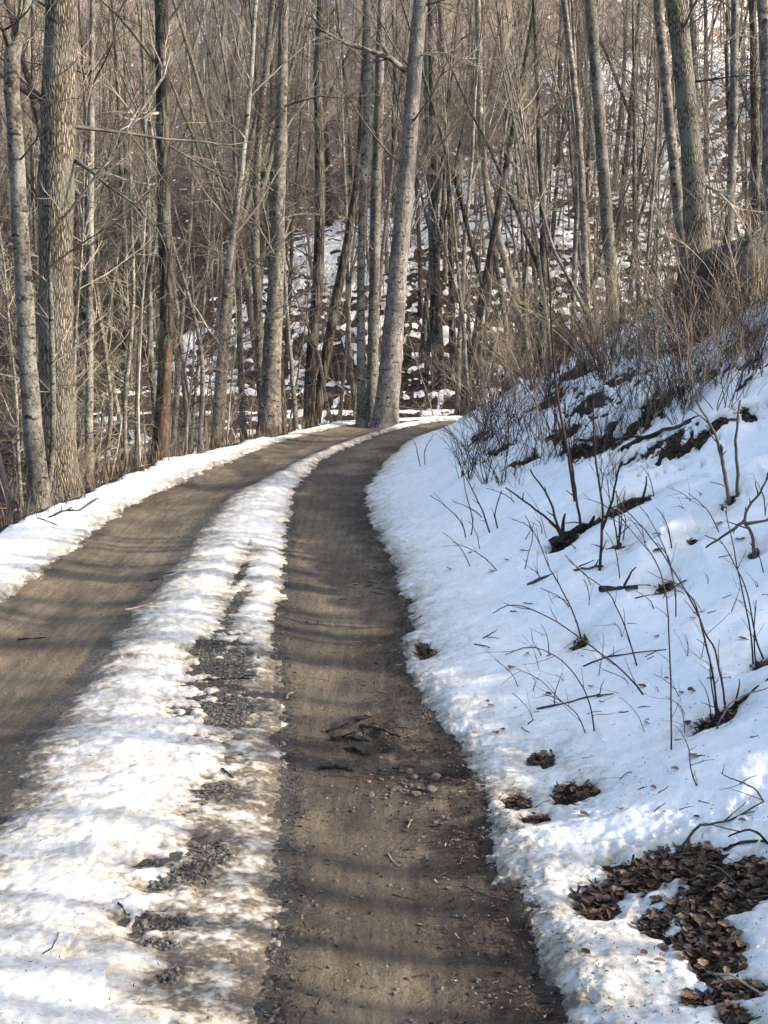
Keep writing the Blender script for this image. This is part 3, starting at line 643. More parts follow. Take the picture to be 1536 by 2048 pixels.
forest('far_wood', [c[:3] for c in rest if c[1] > 0][::2], M['grey'], 'far grey bare wood filling the upper hillside', 'woodland', 5)
forest('far_wood', [c[:3] for c in rest][1::2], M['far'], 'far pale tan bare wood, haze painted in, filling the upper hillside', 'woodland', 6)
# the same wood going on to the right of the frame, uphill of the bank
sp = []
r = random.Random(77)
while len(sp) < 22:
    x = 4.5 + 32 * r.random() ** 1.3; y = r.uniform(-18, 24)
    if abs(x) < .36 * (y + 3) and y > 0: continue
    if all((a - x) ** 2 + (b - y) ** 2 > 6 for a, b, c in sp): sp.append((x, y, hgt(x, y)))
n_ = len(sp) + 66  # further unseen trees, added to throw shadow stripes over the near road
while len(sp) < n_:
    x = r.uniform(4.6, 17); y = r.uniform(-13, 9 - .1 * x)
    if abs(x) < .40 * (y + 3) and y > 0: continue
    if all((a - x) ** 2 + (b - y) ** 2 > .8 for a, b, c in sp): sp.append((x, y, hgt(x, y)))
forest('bank_wood', sp, M['grey'], 'bare wood uphill of the bank, continuing past the right edge', 'woodland', 8)

# ------------------------------------------------------------------ saplings of the understorey
sap = []
for i in range(6):
    rr_ = random.Random(500 + i); H = rr_.uniform(3, 6); p = Vector((0, 0, -.1)); d = Vector((rr_.uniform(-.2, .2), rr_.uniform(-.2, .2), 1)); path = [p]; n_ = 9
    for j in range(n_): d = (d + rv(rr_, .09)).normalized(); p = p + d * (H / n_); path.append(p)
    r0 = .016 + .003 * H; rad = [max(.004, r0 * (1 - .85 * j / n_)) for j in range(n_ + 1)]
    mb = MB(); mb.tube(path, rad, 6, False)
    c = crown(rr_, path, rad, .5, 20, 1.6, .0032, .8, 3, .15)
    m_ = M['twigp'] if i % 2 else M['grey']
    sap.append((mb.mesh('stem', m_), c.mesh('twigs', M['twigp'] if i % 3 else M['twig'])))
r = random.Random(33); cnt = 0; tries = 0; TL = []
while cnt < 205 and tries < 14000:
    tries += 1; tall = cnt >= 130
    y = 14 + 46 * r.random() if not tall else r.uniform(48, 80); x = r.uniform(-.37, .37) * y if not tall else r.uniform(.0, .33) * y; q_ = float(fields(np.array([x]), np.array([y]))[0][0])
    if abs(q_) < 2.7: continue
    z = hgt(x, y); py = 815 - F * (z - CH) / y; px = 768 + F * x / y
    if q_ > 0 and y < 30: continue
    if q_ < 0 and (y < 27) and px > 330 and r.random() < .75: continue
    if 560 < px < 1000 and r.random() < .55: continue
    st, tw = sap[r.randrange(6)]; zl, g = zone(px, py, q_)
    o = empty('sapling', (x, y, z), 'thin leafless sapling %s' % zl, 'sapling', ('tall saplings on the slope' if tall else 'saplings ' + g.replace('trees ', '')), r.uniform(0, 6.28)); s = r.uniform(.7, 1.25) if not tall else r.uniform(1.5, 2.3); o.scale = (s, s, s)
    link('stem', st, o); link('twigs', tw, o)['kind'] = 'stuff'; cnt += 1; TL.append((o, px, 'thin sapling %s' % ('in the hollow' if q_ < 0 else ('on the slope' if not tall else 'standing tall on the slope'))))
relabel(TL)

# ------------------------------------------------------------------ brush on the bank
def shrub_proto(seed, n, h, spread, r0, m, tw):
    rr_ = random.Random(seed); out = []
    for i in range(n):
        az = rr_.uniform(0, 6.28); s = rr_.uniform(.1, 1) * spread; d = Vector((math.cos(az) * s, math.sin(az) * s, 1)); p = Vector((rr_.uniform(-.08, .08), rr_.uniform(-.08, .08), -.05))
        L = h * rr_.uniform(.55, 1.1); pts = limb(rr_, p, d, L, 7, .2, -.05); mb = MB()
        mb.tube(pts, [max(.0016, r0 * (1 - .75 * j / 7)) for j in range(8)], 4, False)
        for j in range(tw):
            f = rr_.uniform(.3, 1); jj = min(6, int(f * 7)); q0 = pts[jj].lerp(pts[jj + 1], f * 7 - jj); dd = (pts[jj + 1] - pts[jj]).normalized()
            mb.tube(limb(rr_, q0, dd + rv(rr_, .8), L * rr_.uniform(.1, .32), 3, .15, 0), [r0 * .45, r0 * .4, r0 * .3, .0014], 3, False)
        out.append(mb.mesh('stem', m))
    return out
SH = {'tan': [shrub_proto(700 + i, 8, 1.35, .55, .0058, M['tan'], 6) for i in range(5)], 'cane': [shrub_proto(720 + i, 9, 1.3, .75, .0062, M['cane'], 4) for i in range(5)], 'red': [shrub_proto(740 + i, 8, 1.15, .8, .005, M['twig'], 7) for i in range(3)]}
def put_shrub(kind, p, s, label, group, r):
    o = empty('shrub', p, label, 'shrub', group, r.uniform(0, 6.28)); o.scale = (s, s, s)
    for me in r.choice(SH[kind]): link('stem', me, o)
    return o
r = random.Random(9)
def brush(n, xr, yr, kinds_, smin, smax, label, group):
    for i in range(n):
        px = r.uniform(*xr); py = r.uniform(*yr) if not callable(yr[0]) else r.uniform(yr[0](px), yr[1](px))
        p = at(px, py)
        if p.y > 34: continue
        q_ = float(fields(np.array([p.x]), np.array([p.y]))[0][0])
        if q_ < 2.0: continue
        kd = r.choice(kinds_); put_shrub(kd, p, r.uniform(smin, smax), label.replace('@', 'left' if px < 1080 else ('middle' if px < 1300 else 'right')) % {'tan': 'tan', 'cane': 'dark reddish', 'red': 'brown'}[kd], '%s %s' % (kd, group + (' left' if px < 1080 else (' middle' if px < 1300 else ' right'))), r)
crest = lambda px: 830 - .33 * (px - 870)
brush(72, (880, 1536), (lambda a: crest(a) - 15, lambda a: crest(a) + 50), ['tan', 'tan', 'red', 'cane'], .7, 1.35, '%s leafless brush on the @ part of the bank crest', 'brush along the bank crest')
brush(96, (930, 1536), (lambda a: crest(a) + 15, lambda a: crest(a) + 190), ['cane', 'red', 'tan', 'cane'], .45, .95, '%s leafless shrub in snow on the @ part of the upper bank', 'shrubs on the upper bank')
brush(12, (900, 1230), (lambda a: 905, lambda a: 1010), ['cane', 'red'], .28, .55, '%s twiggy shrub low on the @ part of the bank near the bend', 'shrubs low on the bank')
# left verge brush
for i in range(46):
    y = r.uniform(11, 27); x = float(LVO(np.array([y]))[0]) - r.uniform(.15, 1.8); kd = r.choice(['tan', 'red', 'tan'])
    put_shrub(kd, (x, y, hgt(x, y)), r.uniform(.35, .8), '%s leafless brush along the edge of the left verge' % {'tan': 'tan', 'red': 'brown'}[kd], '%s brush along the left verge' % kd, r)

# canes and shrubs that can be picked out on the near snow: one base, its stems as pixel traces
def cane(label, stems, w=5.0, group=None, name='cane', m='cane', fwd=.0):
    b = at(*stems[0][0]); o = empty(name, b, label, 'shrub' if len(stems) > 1 else 'cane', group); rr_ = random.Random(int(stems[0][0][0] * 7 + stems[0][0][1]))
    for st in stems:
        P = []
        for i, (a, c) in enumerate(st):
            P.append(atd(a, c, b.y + fwd * i) - b)
        P[0] = P[0] - Vector((0, 0, .03)) if st[0] == stems[0][0] else P[0]
        pts = []
        for i in range(len(P) - 1):
            p0 = P[max(0, i - 1)]; p1 = P[i]; p2 = P[i + 1]; p3 = P[min(len(P) - 1, i + 2)]
            for j in range(4):
                t_ = j / 4; pts.append(.5 * ((2 * p1) + (p2 - p0) * t_ + (2 * p0 - 5 * p1 + 4 * p2 - p3) * t_ ** 2 + (3 * p1 - p0 - 3 * p2 + p3) * t_ ** 3))
        pts.append(P[-1]); n = len(pts); r0 = w / 2 * b.y / F
        pts = [p + rv(rr_, .35 * r0) for p in pts]
        mb = MB(); mb.tube(pts, [max(.0009, r0 * (1 - .6 * i / n)) for i in range(n)], 6)
        for i in range(3, n - 1, 3):
            if rr_.random() < .75: mb.tube(limb(rr_, pts[i], (pts[i + 1] - pts[i]).normalized() + rv(rr_, .8), rr_.uniform(.03, .16), 3, .2, 0), [r0 * .4, r0 * .35, r0 * .3, r0 * .2], 4)
        link('stem', mb.mesh('stem', M[m]), o)
    return o
cane('dark-stemmed shrub growing over a fallen log midway up the bank', [[(1132, 1085), (1110, 1052), (1060, 1010), (1010, 975)], [(1136, 1085), (1118, 1060), (1100, 1000), (1060, 940)], [(1165, 1085), (1158, 1030), (1148, 960), (1140, 900)]], 7)
cane('tall dark stem rising straight up to the hillside trees', [[(1152, 1015), (1140, 930), (1122, 840), (1106, 720), (1102, 620), (1096, 540), (1085, 430)]], 7)
cane('forked dark sapling standing in the snow below the log', [[(1198, 1158), (1203, 1090), (1204, 1010), (1190, 900), (1186, 800)], [(1203, 1060), (1224, 1000), (1240, 930)]], 7)
cane('tuft of stems from a bare hollow right of the log', [[(1238, 1100), (1232, 1060), (1222, 1010), (1214, 960)], [(1236, 1100), (1242, 1050), (1250, 980)], [(1238, 1100), (1238, 1040), (1232, 980)]], 4)
cane('pair of stout stems growing from a leafy hollow, right edge', [[(1462, 1005), (1452, 960), (1440, 900), (1420, 850), (1390, 800)], [(1474, 1002), (1476, 950), (1472, 880), (1480, 800)], [(1458, 1005), (1448, 940), (1442, 890)]], 9, m='twig')
cane('gnarled stem forking left near the right edge of the snow', [[(1510, 1122), (1506, 1080), (1490, 1040), (1500, 1010), (1520, 985), (1540, 940)], [(1490, 1042), (1460, 1062), (1412, 1096)], [(1494, 1048), (1536, 1040)]], 8, m='twig')
cane('arching shrub rooted in the black hollow at the right', [[(1440, 1450), (1424, 1340), (1404, 1260), (1392, 1210), (1370, 1180), (1340, 1160)], [(1452, 1436), (1446, 1380), (1430, 1300), (1412, 1270), (1392, 1220), (1340, 1130), (1290, 1060), (1240, 1010)], [(1447, 1510), (1436, 1450), (1425, 1380), (1420, 1330)]], 5)
cane('tall thin upright stem in the middle of the snow slope', [[(1343, 1520), (1342, 1400), (1338, 1260), (1330, 1180), (1310, 1120), (1270, 1070), (1230, 1020)]], 4)
cane('long cane arching left from a leafy root', [[(1306, 1405), (1260, 1356), (1208, 1312), (1160, 1276), (1100, 1236), (1030, 1210), (985, 1226)]], 4.5)
cane('cane curving up and left, below the middle of the snow slope', [[(1192, 1478), (1180, 1410), (1150, 1350), (1110, 1312), (1060, 1294), (1010, 1310)]], 3.6)
cane('thin cane leaning left beside the curved one', [[(1180, 1480), (1155, 1430), (1120, 1400), (1080, 1360), (1034, 1338)]], 3)
cane('cane leaning left above a small leafy hollow', [[(1168, 1284), (1148, 1230), (1124, 1180), (1100, 1138), (1080, 1090), (1050, 1030)]], 4)
cane('cane curving down from the log toward the road', [[(1280, 1346), (1262, 1290), (1236, 1220), (1212, 1180), (1170, 1150), (1130, 1110)]], 3.8)
cane('shrub of long stems leaning left near the right edge', [[(1508, 1330), (1500, 1260), (1480, 1160), (1464, 1080), (1450, 1020)], [(1528, 1322), (1510, 1270), (1496, 1190), (1470, 1130), (1440, 1080)], [(1512, 1332), (1508, 1270), (1512, 1200)]], 4)
cane('arched cane low at the right edge above the leaf patch', [[(1540, 1622), (1520, 1590), (1496, 1570), (1460, 1556), (1442, 1546)]], 5, m='twig')
cane('dark bent cane at the right edge touching the leaf patch', [[(1548, 1690), (1520, 1668), (1490, 1660), (1456, 1674)]], 7)
cane('thin upright twig standing in snow above the leaf patch', [[(1400, 1594), (1392, 1570), (1382, 1540), (1378, 1500), (1366, 1470)]], 4)
cane('thin bent twig making a peak over the small leaf hollow', [[(1302, 1592), (1288, 1574), (1240, 1610), (1190, 1650), (1145, 1670)]], 2.6)
cane('taller thin bent twig peaking left of the leaf hollow', [[(1290, 1552), (1260, 1544), (1225, 1574), (1180, 1616)]], 2.6)
cane('pair of thin stems crossing low beside the road bend', [[(985, 1075), (968, 1030), (950, 990), (930, 950), (910, 900)], [(1000, 1070), (990, 1030), (1004, 980)]], 4)
cane('thin stems leaning over the road edge snow', [[(934, 1085), (925, 1050), (900, 1020), (860, 990)], [(940, 1080), (945, 1040), (930, 980), (925, 930)]], 3)
cane('low tan twigs poking over the shoulder near the bend', [[(842, 940), (835, 905), (826, 880), (800, 860)], [(850, 938), (850, 900), (866, 870)]], 3, m='tan')
cane('slim cane in the centre of the lower snow slope', [[(1424, 1480), (1440, 1440), (1470, 1400), (1540, 1374)]], 5, m='twig')
cane('thin upright stem by the small hollow, right of the upright cane', [[(1352, 1250), (1350, 1180), (1330, 1100), (1300, 1040), (1270, 1000)]], 3)
r = random.Random(55)
for i in range(70):
    px = r.uniform(880, 1536); py = r.uniform(1000, 1480)
    if px < 860 + (py - 1000) * .3 + 40: continue
    p = at(px, py); x, y = p.x, p.y; L = r.uniform(20, 120); a = r.uniform(-2.6, -.9)
    dx = math.cos(a) * L; dy = math.sin(a) * L
    cane('thin leafless stem poking out of the snow bank', [[(px, py), (px + dx * .4, py + dy * .45), (px + dx * .75 - 4, py + dy * .75), (px + dx - 12, py + dy * .92)]], r.uniform(1.8, 3.2), 'thin stems poking out of the bank', 'stem', r.choice(['cane', 'twig', 'tan']))

# ------------------------------------------------------------------ fallen branches, logs, roots, stones, leaves
def stick(label, pts, w, m='twig', group=None, name='fallen_branch', lift=.0, forks=2):
    W_ = [at(a, b) for a, b in pts]
    W_ = [Vector((p.x, p.y, top(p.x, p.y))) for p in W_]
    D = W_[0].y; r0 = w / 2 * D / F; o = empty(name, W_[0], label, 'branch', group); rr_ = random.Random(int(pts[0][0] * 3 + pts[0][1]))
    P = [p - W_[0] + Vector((0, 0, r0 * .6 + lift * (i % 2))) for i, p in enumerate(W_)]; pts_ = []
    for i in range(len(P) - 1):
        for j in range(4): pts_.append(P[i].lerp(P[i + 1], j / 4) + rv(rr_, r0 * .5))
    pts_.append(P[-1]); n = len(pts_); mb = MB(); mb.tube(pts_, [r0 * (1 - .5 * i / n) * rr_.uniform(.85, 1.15) for i in range(n)], 8)
    o_ = link('stem', mb.mesh('stem', M[m]), o)
    for i in range(forks):
        mb = MB(); j = rr_.randrange(1, n - 1); d = (pts_[j + 1] - pts_[j]).normalized() + Vector((rr_.uniform(-1, 1), rr_.uniform(-.6, .6), .35)); mb.tube(limb(rr_, pts_[j], d, rr_.uniform(.08, .25), 4, .2, -.08), [r0 * .5, r0 * .45, r0 * .4, r0 * .3, r0 * .2], 5)
        link('twig', mb.mesh('twig', M[m]), o)
    return o
stick('mossy dark log under the dark-stemmed shrub on the bank', [(1104, 1100), (1130, 1080), (1165, 1062), (1202, 1050)], 20, 'dark')
stick('fallen log lying in the snow right of the shrub', [(1222, 1046), (1255, 1032), (1302, 1014)], 12, 'dark')
stick('short broken branch lying on the snow', [(1202, 1204), (1238, 1198), (1276, 1190)], 12, 'dark')
stick('knobbly dark branch lying left of the forked sapling', [(1056, 1184), (1100, 1168), (1150, 1162), (1206, 1150)], 7, 'dark', forks=3)
stick('dark branch running up to the black hollow at the right', [(1452, 1426), (1490, 1402), (1540, 1378)], 9, 'dark', forks=3)
stick('long thin branch lying low on the snow slope', [(1072, 1444), (1120, 1432), (1170, 1420), (1226, 1412)], 5, 'cane')
stick('thin branch lying across the middle of the snow slope', [(1166, 1352), (1210, 1336), (1270, 1326), (1332, 1322)], 4, 'cane')
stick('straight stick leaning downhill by a small hollow', [(1270, 1214), (1320, 1194), (1372, 1170)], 5, 'cane')
stick('long curved branch lying over the top of the leaf patch', [(1350, 1708), (1400, 1680), (1460, 1656), (1524, 1640)], 6, 'twig', lift=.02)
stick('dark stick on the snow above the leaf patch', [(1446, 1706), (1480, 1702), (1530, 1696)], 9, 'dark', forks=0)
stick('pale stick slanting across the lower leaf patch', [(1414, 1948), (1460, 1968), (1528, 2000)], 7, 'tan', lift=.01, forks=0)
stick('thin stick across the big leaf patch', [(1400, 1724), (1440, 1750), (1500, 1796), (1536, 1816)], 4, 'twig', lift=.02, forks=1)
stick('short thick stick standing in the big leaf patch', [(1362, 1784), (1372, 1806), (1380, 1834)], 9, 'twig', forks=0)
stick('thin stick along the upper edge of the big leaf patch', [(1320, 1712), (1370, 1710), (1424, 1712)], 6, 'dark', forks=1)
stick('dark fallen branch high on the bank among shrubs', [(1236, 908), (1290, 888), (1340, 872), (1382, 850)], 11, 'dark', forks=3)
stick('thin fallen branch high on the bank left of the shrubs', [(1157, 888), (1210, 884), (1270, 880), (1324, 877)], 5, 'dark')
stick('fallen branch slanting up the snow near the right edge', [(1474, 796), (1500, 770), (1540, 736)], 8, 'dark')
stick('curved branch lying on the left verge snow', [(100, 1043), (130, 1030), (158, 1028), (196, 1006)], 6, 'dark', forks=3)
stick('short twig lying on the left verge snow', [(76, 1046), (95, 1051), (114, 1058)], 3, 'cane', forks=0)
stick('pale stick lying across the edge of the left wheel track', [(248, 1222), (276, 1216), (305, 1211)], 5, 'tan', forks=0)
stick('dark stick at the edge of the left wheel track', [(302, 1163), (328, 1150), (352, 1146)], 4, 'dark', forks=0)
stick('black stick lying in the left wheel track', [(36, 1280), (64, 1278), (94, 1276)], 4, 'dark', forks=0)
stick('black stick crossing the gravel patch on the centre strip', [(392, 1363), (430, 1360), (470, 1358), (506, 1362)], 5, 'dark', forks=1)
stick('pale curled stick by the left edge of the right wheel track', [(573, 1398), (576, 1390), (586, 1386)], 5, 'tan', forks=0)
stick('pale stick at the right edge of the wheel track', [(818, 1440), (832, 1437), (848, 1434)], 5, 'tan', forks=0)
stick('pale bent twig in the middle of the near wheel track', [(777, 1708), (784, 1722), (796, 1734)], 4, 'tan', forks=0)
stick('short pale twig lying upright in the near wheel track', [(815, 1656), (819, 1648), (825, 1640)], 4, 'tan', forks=0)
stick('thin dark twig in the near wheel track', [(786, 1790), (810, 1796), (834, 1800)], 4, 'twig', forks=0)
stick('long grey stick at the right of the near wheel track', [(928, 1772), (960, 1786), (990, 1796), (1018, 1802)], 5, 'twig', forks=0)
stick('short pale hooked twig at the right of the near wheel track', [(912, 1730), (920, 1728), (924, 1716)], 4, 'tan', forks=0)
stick('small twig on the near snow, lower left', [(236, 1818), (244, 1824), (252, 1830)], 5, 'cane', forks=0)
stick('thin bent twig on the snow at the lower left corner', [(86, 1922), (104, 1912), (112, 1896), (118, 1880)], 3, 'cane', forks=0)
stick('little black twig on the snow beside the upper gravel patch', [(444, 1544), (458, 1554), (468, 1560)], 5, 'dark', forks=0)
for (a, b, c, d_) in [(655, 1466, 760, 1436), (690, 1500, 730, 1512), (662, 1480, 740, 1484), (720, 1452, 800, 1476), (640, 1540, 705, 1543)]:
    stick('dark root breaking the surface of the right wheel track', [(a, b), ((a + c) / 2, (b + d_) / 2 - 6), (c, d_)], 8, 'dark', 'roots in the right wheel track', 'root', forks=1)
r = random.Random(61)
for i in range(60):
    py = r.uniform(1150, 2030); xr_ = 830 + max(0, py - 1350) * .46; px = r.uniform(xr_ - 150 - (py - 1150) * .1, xr_ - 10); a = r.uniform(-.5, .5); L = r.uniform(8, 26)
    stick('tiny twig in the litter along the wheel track', [(px, py), (px + L * .5, py + a * L * .3), (px + L, py + a * L * .5)], r.uniform(2, 4), r.choice(['tan', 'twig', 'dark']), 'twigs in the wheel track litter', 'twig_piece', forks=0)
for i in range(45):
    px = r.uniform(900, 1530); py = r.uniform(1080, 1660)
    if px < 870 + (py - 1080) * .33: continue
    L = r.uniform(8, 34); a = r.uniform(-.7, .25)
    stick('thin twig lying on the snow bank', [(px, py), (px + L * .5, py + a * L * .5), (px + L, py + a * L)], r.uniform(1.6, 3), 'cane', 'twigs lying on the snow bank', 'twig_piece', forks=0)
# stones
def stone_mesh(seed, flat):
    import bmesh
    bm = bmesh.new(); bmesh.ops.create_icosphere(bm, subdivisions=2, radius=1); rr_ = random.Random(seed)
    pl = [(rv(rr_).normalized(), rr_.uniform(.6, .95)) for _ in range(9)]
    for v in bm.verts:
        for n, d in pl:
            k_ = v.co.dot(n)
            if k_ > d: v.co -= n * (k_ - d)
        v.co.z *= flat
    me = bpy.data.meshes.new('stone'); bm.to_mesh(me); bm.free(); me.materials.append(M['stone']); return me
SM = [stone_mesh(i, .5 + .08 * i) for i in range(5)]
for i, (px, py, w_, lb) in enumerate([(793, 1580, 24, 'pale rounded stone in the middle of the stony patch'), (864, 1582, 26, 'grey angular stone right of the pale rounded one'), (828, 1558, 22, 'flat grey stone at the back of the stony patch'), (742, 1592, 20, 'pale flat pebble cluster stone left of the stony patch'), (872, 1558, 26, 'long flat grey stone at the right of the stony patch'), (832, 1590, 24, 'flat pale stone between the two largest stones'), (822, 1572, 14, 'small pale stone between the larger stones'), (884, 1636, 14, 'bluish grey stone on the mud below the stony patch'), (735, 1430, 16, 'grey stone beside the roots in the track'), (820, 1545, 18, 'small stone at the top of the stony patch'), (566, 1490, 18, 'pale pebble at the left edge of the right wheel track'), (544, 1915, 12, 'white pebble at the lower left edge of the wheel track'), (405, 1752, 18, 'dark flat stone in the near gravel patch'), (392, 1786, 16, 'rusty brown stone at the lower end of the gravel patch'), (288, 1850, 18, 'dark stone at the left of the lowest gravel patch')]):
    p = at(px, py); s = w_ / 2 * p.y / F; o = link('stone', SM[i % 5], None, (p.x, p.y, p.z + s * .25)); o.scale = (s, s * .8, s); o.rotation_euler.z = r.uniform(0, 6); tag(o, lb, 'stone')
for i in range(45):
    px = r.gauss(820, 50); py = r.gauss(1580, 32); p = at(px, py); s = r.uniform(3, 7) * p.y / F
    o = link('stone', SM[i % 5], None, (p.x, p.y, p.z + s * .25)); o.scale = (s, s * .8, s); o.rotation_euler.z = r.uniform(0, 6); tag(o, 'small loose stone in the stony patch of the wheel track', 'stone', 'small stones in the track')
# boulder on the bank
import bmesh
bm = bmesh.new(); bmesh.ops.create_icosphere(bm, subdivisions=4, radius=1); rr_ = random.Random(12); pl = [(rv(rr_).normalized(), rr_.uniform(.55, .9)) for _ in range(16)]
for v in bm.verts:
    for n, d_ in pl:
        k_ = v.co.dot(n)
        if k_ > d_: v.co -= n * (k_ - d_) * .92
    c = v.co; v.co = c * (1 + .05 * float(fbm(np.array([c.x * 3 + c.z]), np.array([c.y * 3 - c.z]), 3, 91)[0]))
    v.co.x *= .62; v.co.y *= .55; v.co.z *= .62
me = bpy.data.meshes.new('rock'); bm.to_mesh(me); bm.free(); me.materials.append(M['rock'])
bp = at(1440, 655); bo = empty('boulder', bp, 'big dark boulder half hidden by brush on the right bank', 'boulder')
rk = link('rock', me, bo, (0, .1, .5))
# leaves
def leaf_mesh(seed, lob):
    rr_ = random.Random(seed); n = 7; V_ = []; F_ = []; L = 1.0; curl = rr_.uniform(.1, .4)
    for i in range(n):
        t_ = i / (n - 1); w_ = .42 * math.sin(math.pi * min(1, t_ * .95 + .05)) ** .8 * (1 + (.28 * (-1) ** i if lob else 0)) + .015
        z = curl * .35 * math.sin(t_ * 3.1 * rr_.uniform(.8, 1.1)) ; fold = rr_.uniform(.02, .12)
        V_ += [(t_ * L - .5, -w_, z + fold), (t_ * L - .5, 0, z), (t_ * L - .5, w_, z + fold * rr_.uniform(.4, 1.4))]
    for i in range(n - 1):
        a = i * 3; F_ += [(a, a + 1, a + 4, a + 3), (a + 1, a + 2, a + 5, a + 4)]
    me = bpy.data.meshes.new('leaf'); me.from_pydata(V_, [], F_); me.materials.append(M['leaf']); return me
LM = [leaf_mesh(i, i % 2) for i in range(6)]
def leaf(parent, x, y, z, s, r):
    o = link('leaf', r.choice(LM), parent, (x, y, z)); o.scale = (s, s * r.uniform(.7, 1.1), s); o.rotation_euler = (r.gauss(0, .2), r.gauss(0, .2), r.uniform(0, 6.28)); return o
r = random.Random(71)
def leaf_patch(label, idx, n, smin=.013, smax=.045):
    ps = [PL[i] for i in idx]; c0 = ps[0]; z0 = hgt(c0[0], c0[1]); o = empty('leaf_patch', (c0[0], c0[1], z0), label, 'leaf litter'); k_ = 0; tot = sum(a[2] * a[3] for a in ps)
    for (cx, cy, rx, ry) in ps:
        for j in range(max(3, int(n * rx * ry / tot))):
            a = r.uniform(0, 6.28); f = math.sqrt(r.random()) * 1.05; x = cx + rx * f * math.cos(a); y = cy + ry * f * math.sin(a)
            leaf(o, x - c0[0], y - c0[1], hgt(x, y) - z0 + r.uniform(.004, .02), r.uniform(smin, smax), r)
leaf_patch('big patch of matted brown leaves melting out at the lower right', [0, 1, 2, 5, 6, 7, 8, 9, 10], 290)
leaf_patch('tongue of brown leaves left of the big leaf patch', [3, 4], 34)
leaf_patch('small oval hollow of brown leaves above the big leaf patch', [11], 22)
leaf_patch('small leaf hollow beside the road edge, uppermost of the pair', [12], 12)
leaf_patch('little clump of leaves between the road edge and the oval hollow', [13, 14], 10)
leaf_patch('leaves and roots in the black hollow under the arching shrub', [17], 14)
leaf_patch('scrap of leaves in the snow notch at the edge of the wheel track', [15, 16], 8)
for i in range(70):
    px = r.uniform(840, 1530); py = r.uniform(1040, 2040)
    if px < 880 + max(0, py - 1300) * .42: continue
    p = at(px, py); tp = top(p.x, p.y); o = leaf(None, p.x, p.y, tp + .006, r.uniform(.02, .05) if py > 1250 else r.uniform(.04, .07), r); tag(o, 'single dead brown leaf lying on the snow bank', 'leaf', 'single leaves on the snow bank')
for i in range(18):
    py = r.uniform(975, 1060); px = 200 - (py - 970) * 2.2 + r.uniform(-20, 14)
    if px < -20: continue
    p = at(px, py); o = leaf(None, p.x, p.y, top(p.x, p.y) + .01, r.uniform(.05, .1), r); tag(o, 'rusty dead leaf at the outer edge of the left verge', 'leaf', 'leaves along the left verge')

# ------------------------------------------------------------------ uncountable debris
def scatter(name, pts, verts, fcs, m, smin, smax, label, cat, seed, tilt=.4):
    g = np.random.default_rng(seed); n = len(pts); P = np.array(pts); k = len(verts); V0 = np.array(verts, float); F0 = np.array(fcs)
    s = g.uniform(smin, smax, n); a = g.uniform(0, 6.283, n); tx = g.normal(0, tilt, n); ty = g.normal(0, tilt, n); st = g.uniform(.6, 1.5, n)
    v = np.repeat(V0[None], n, 0) * s[:, None, None]; v[:, :, 0] *= st[:, None]
    v[:, :, 2] += v[:, :, 0] * tx[:, None] + v[:, :, 1] * ty[:, None]
    x = v[:, :, 0] * np.cos(a)[:, None] - v[:, :, 1] * np.sin(a)[:, None]; y = v[:, :, 0] * np.sin(a)[:, None] + v[:, :, 1] * np.cos(a)[:, None]
    v[:, :, 0] = x + P[:, 0:1]; v[:, :, 1] = y + P[:, 1:2]; v[:, :, 2] += P[:, 2:3]
    f = F0[None] + (np.arange(n) * k)[:, None, None]
    o = link(name, np_mesh(name, v.reshape(-1, 3), f.reshape(-1, F0.shape[1]), m, False)); o['kind'] = 'stuff'; return tag(o, label, cat)
OCT = [(1, 0, 0), (-.9, .2, 0), (.1, .9, .1), (-.1, -1, 0), (.1, 0, .7), (0, .1, -.6)]
OCF = [(0, 2, 4), (2, 1, 4), (1, 3, 4), (3, 0, 4), (2, 0, 5), (1, 2, 5), (3, 1, 5), (0, 3, 5)]
FLK = [(-1, -.25, 0), (1, -.2, .12), (.9, .25, .05), (-.8, .3, .16)]
g = np.random.default_rng(4)
def road_pts(n, fx, y0=2.6, y1=12, p=1.8):
    yy = y0 + (y1 - y0) * g.random(n) ** p; xx = fx(yy, n); return np.stack([xx, yy, height(xx, yy)], 1)
a_ = road_pts(5200, lambda y, n: RR(y) + .07 - np.abs(g.normal(0, .17, n))); a_[:, 2] += .004
b_ = road_pts(900, lambda y, n: CR(y) + .02 + np.abs(g.normal(0, .06, n))); b_[:, 2] += .004
c_ = np.stack([g.normal(.05, .3, 700), g.normal(5.3, .4, 700)], 1); c_ = np.concatenate([c_, (height(c_[:, 0], c_[:, 1]) + .004)[:, None]], 1)
scatter('leaf_fragments', np.concatenate([a_, b_, c_]), FLK, [(0, 1, 2, 3)], M['bits'], .004, .012, 'dark crumbled leaf and bark debris along the wheel track edges', 'debris', 1)
a_ = road_pts(600, lambda y, n: RR(y) + .05 - np.abs(g.normal(0, .2, n))); a_[:, 2] += .006
scatter('pale_fragments', a_, FLK, [(0, 1, 2, 3)], M['tan'], .002, .008, 'pale wood and leaf chips along the wheel track edges', 'debris', 2)
gp = []
for (cx, cy, rx, ry) in PG:
    n = int(900 * min(1, rx * ry / .04)) + 30; aa = g.uniform(0, 6.283, n); ff = np.sqrt(g.random(n)) * 1.15; gp.append(np.stack([cx + rx * ff * np.cos(aa), cy + ry * ff * np.sin(aa)], 1))
gp = np.concatenate(gp); gp = np.concatenate([gp, height(gp[:, 0], gp[:, 1])[:, None]], 1)
rp = road_pts(1300, lambda y, n: CR(y) + g.random(n) ** 2 * (RR(y) - CR(y)))
lp = road_pts(700, lambda y, n: LVI(y) + g.random(n) * (CL(y) - LVI(y)), 5, 16)
scatter('gravel', np.concatenate([gp, rp]), OCT, OCF, M['grit'], .003, .013, 'grey gravel showing through the melted centre strip', 'gravel', 3)
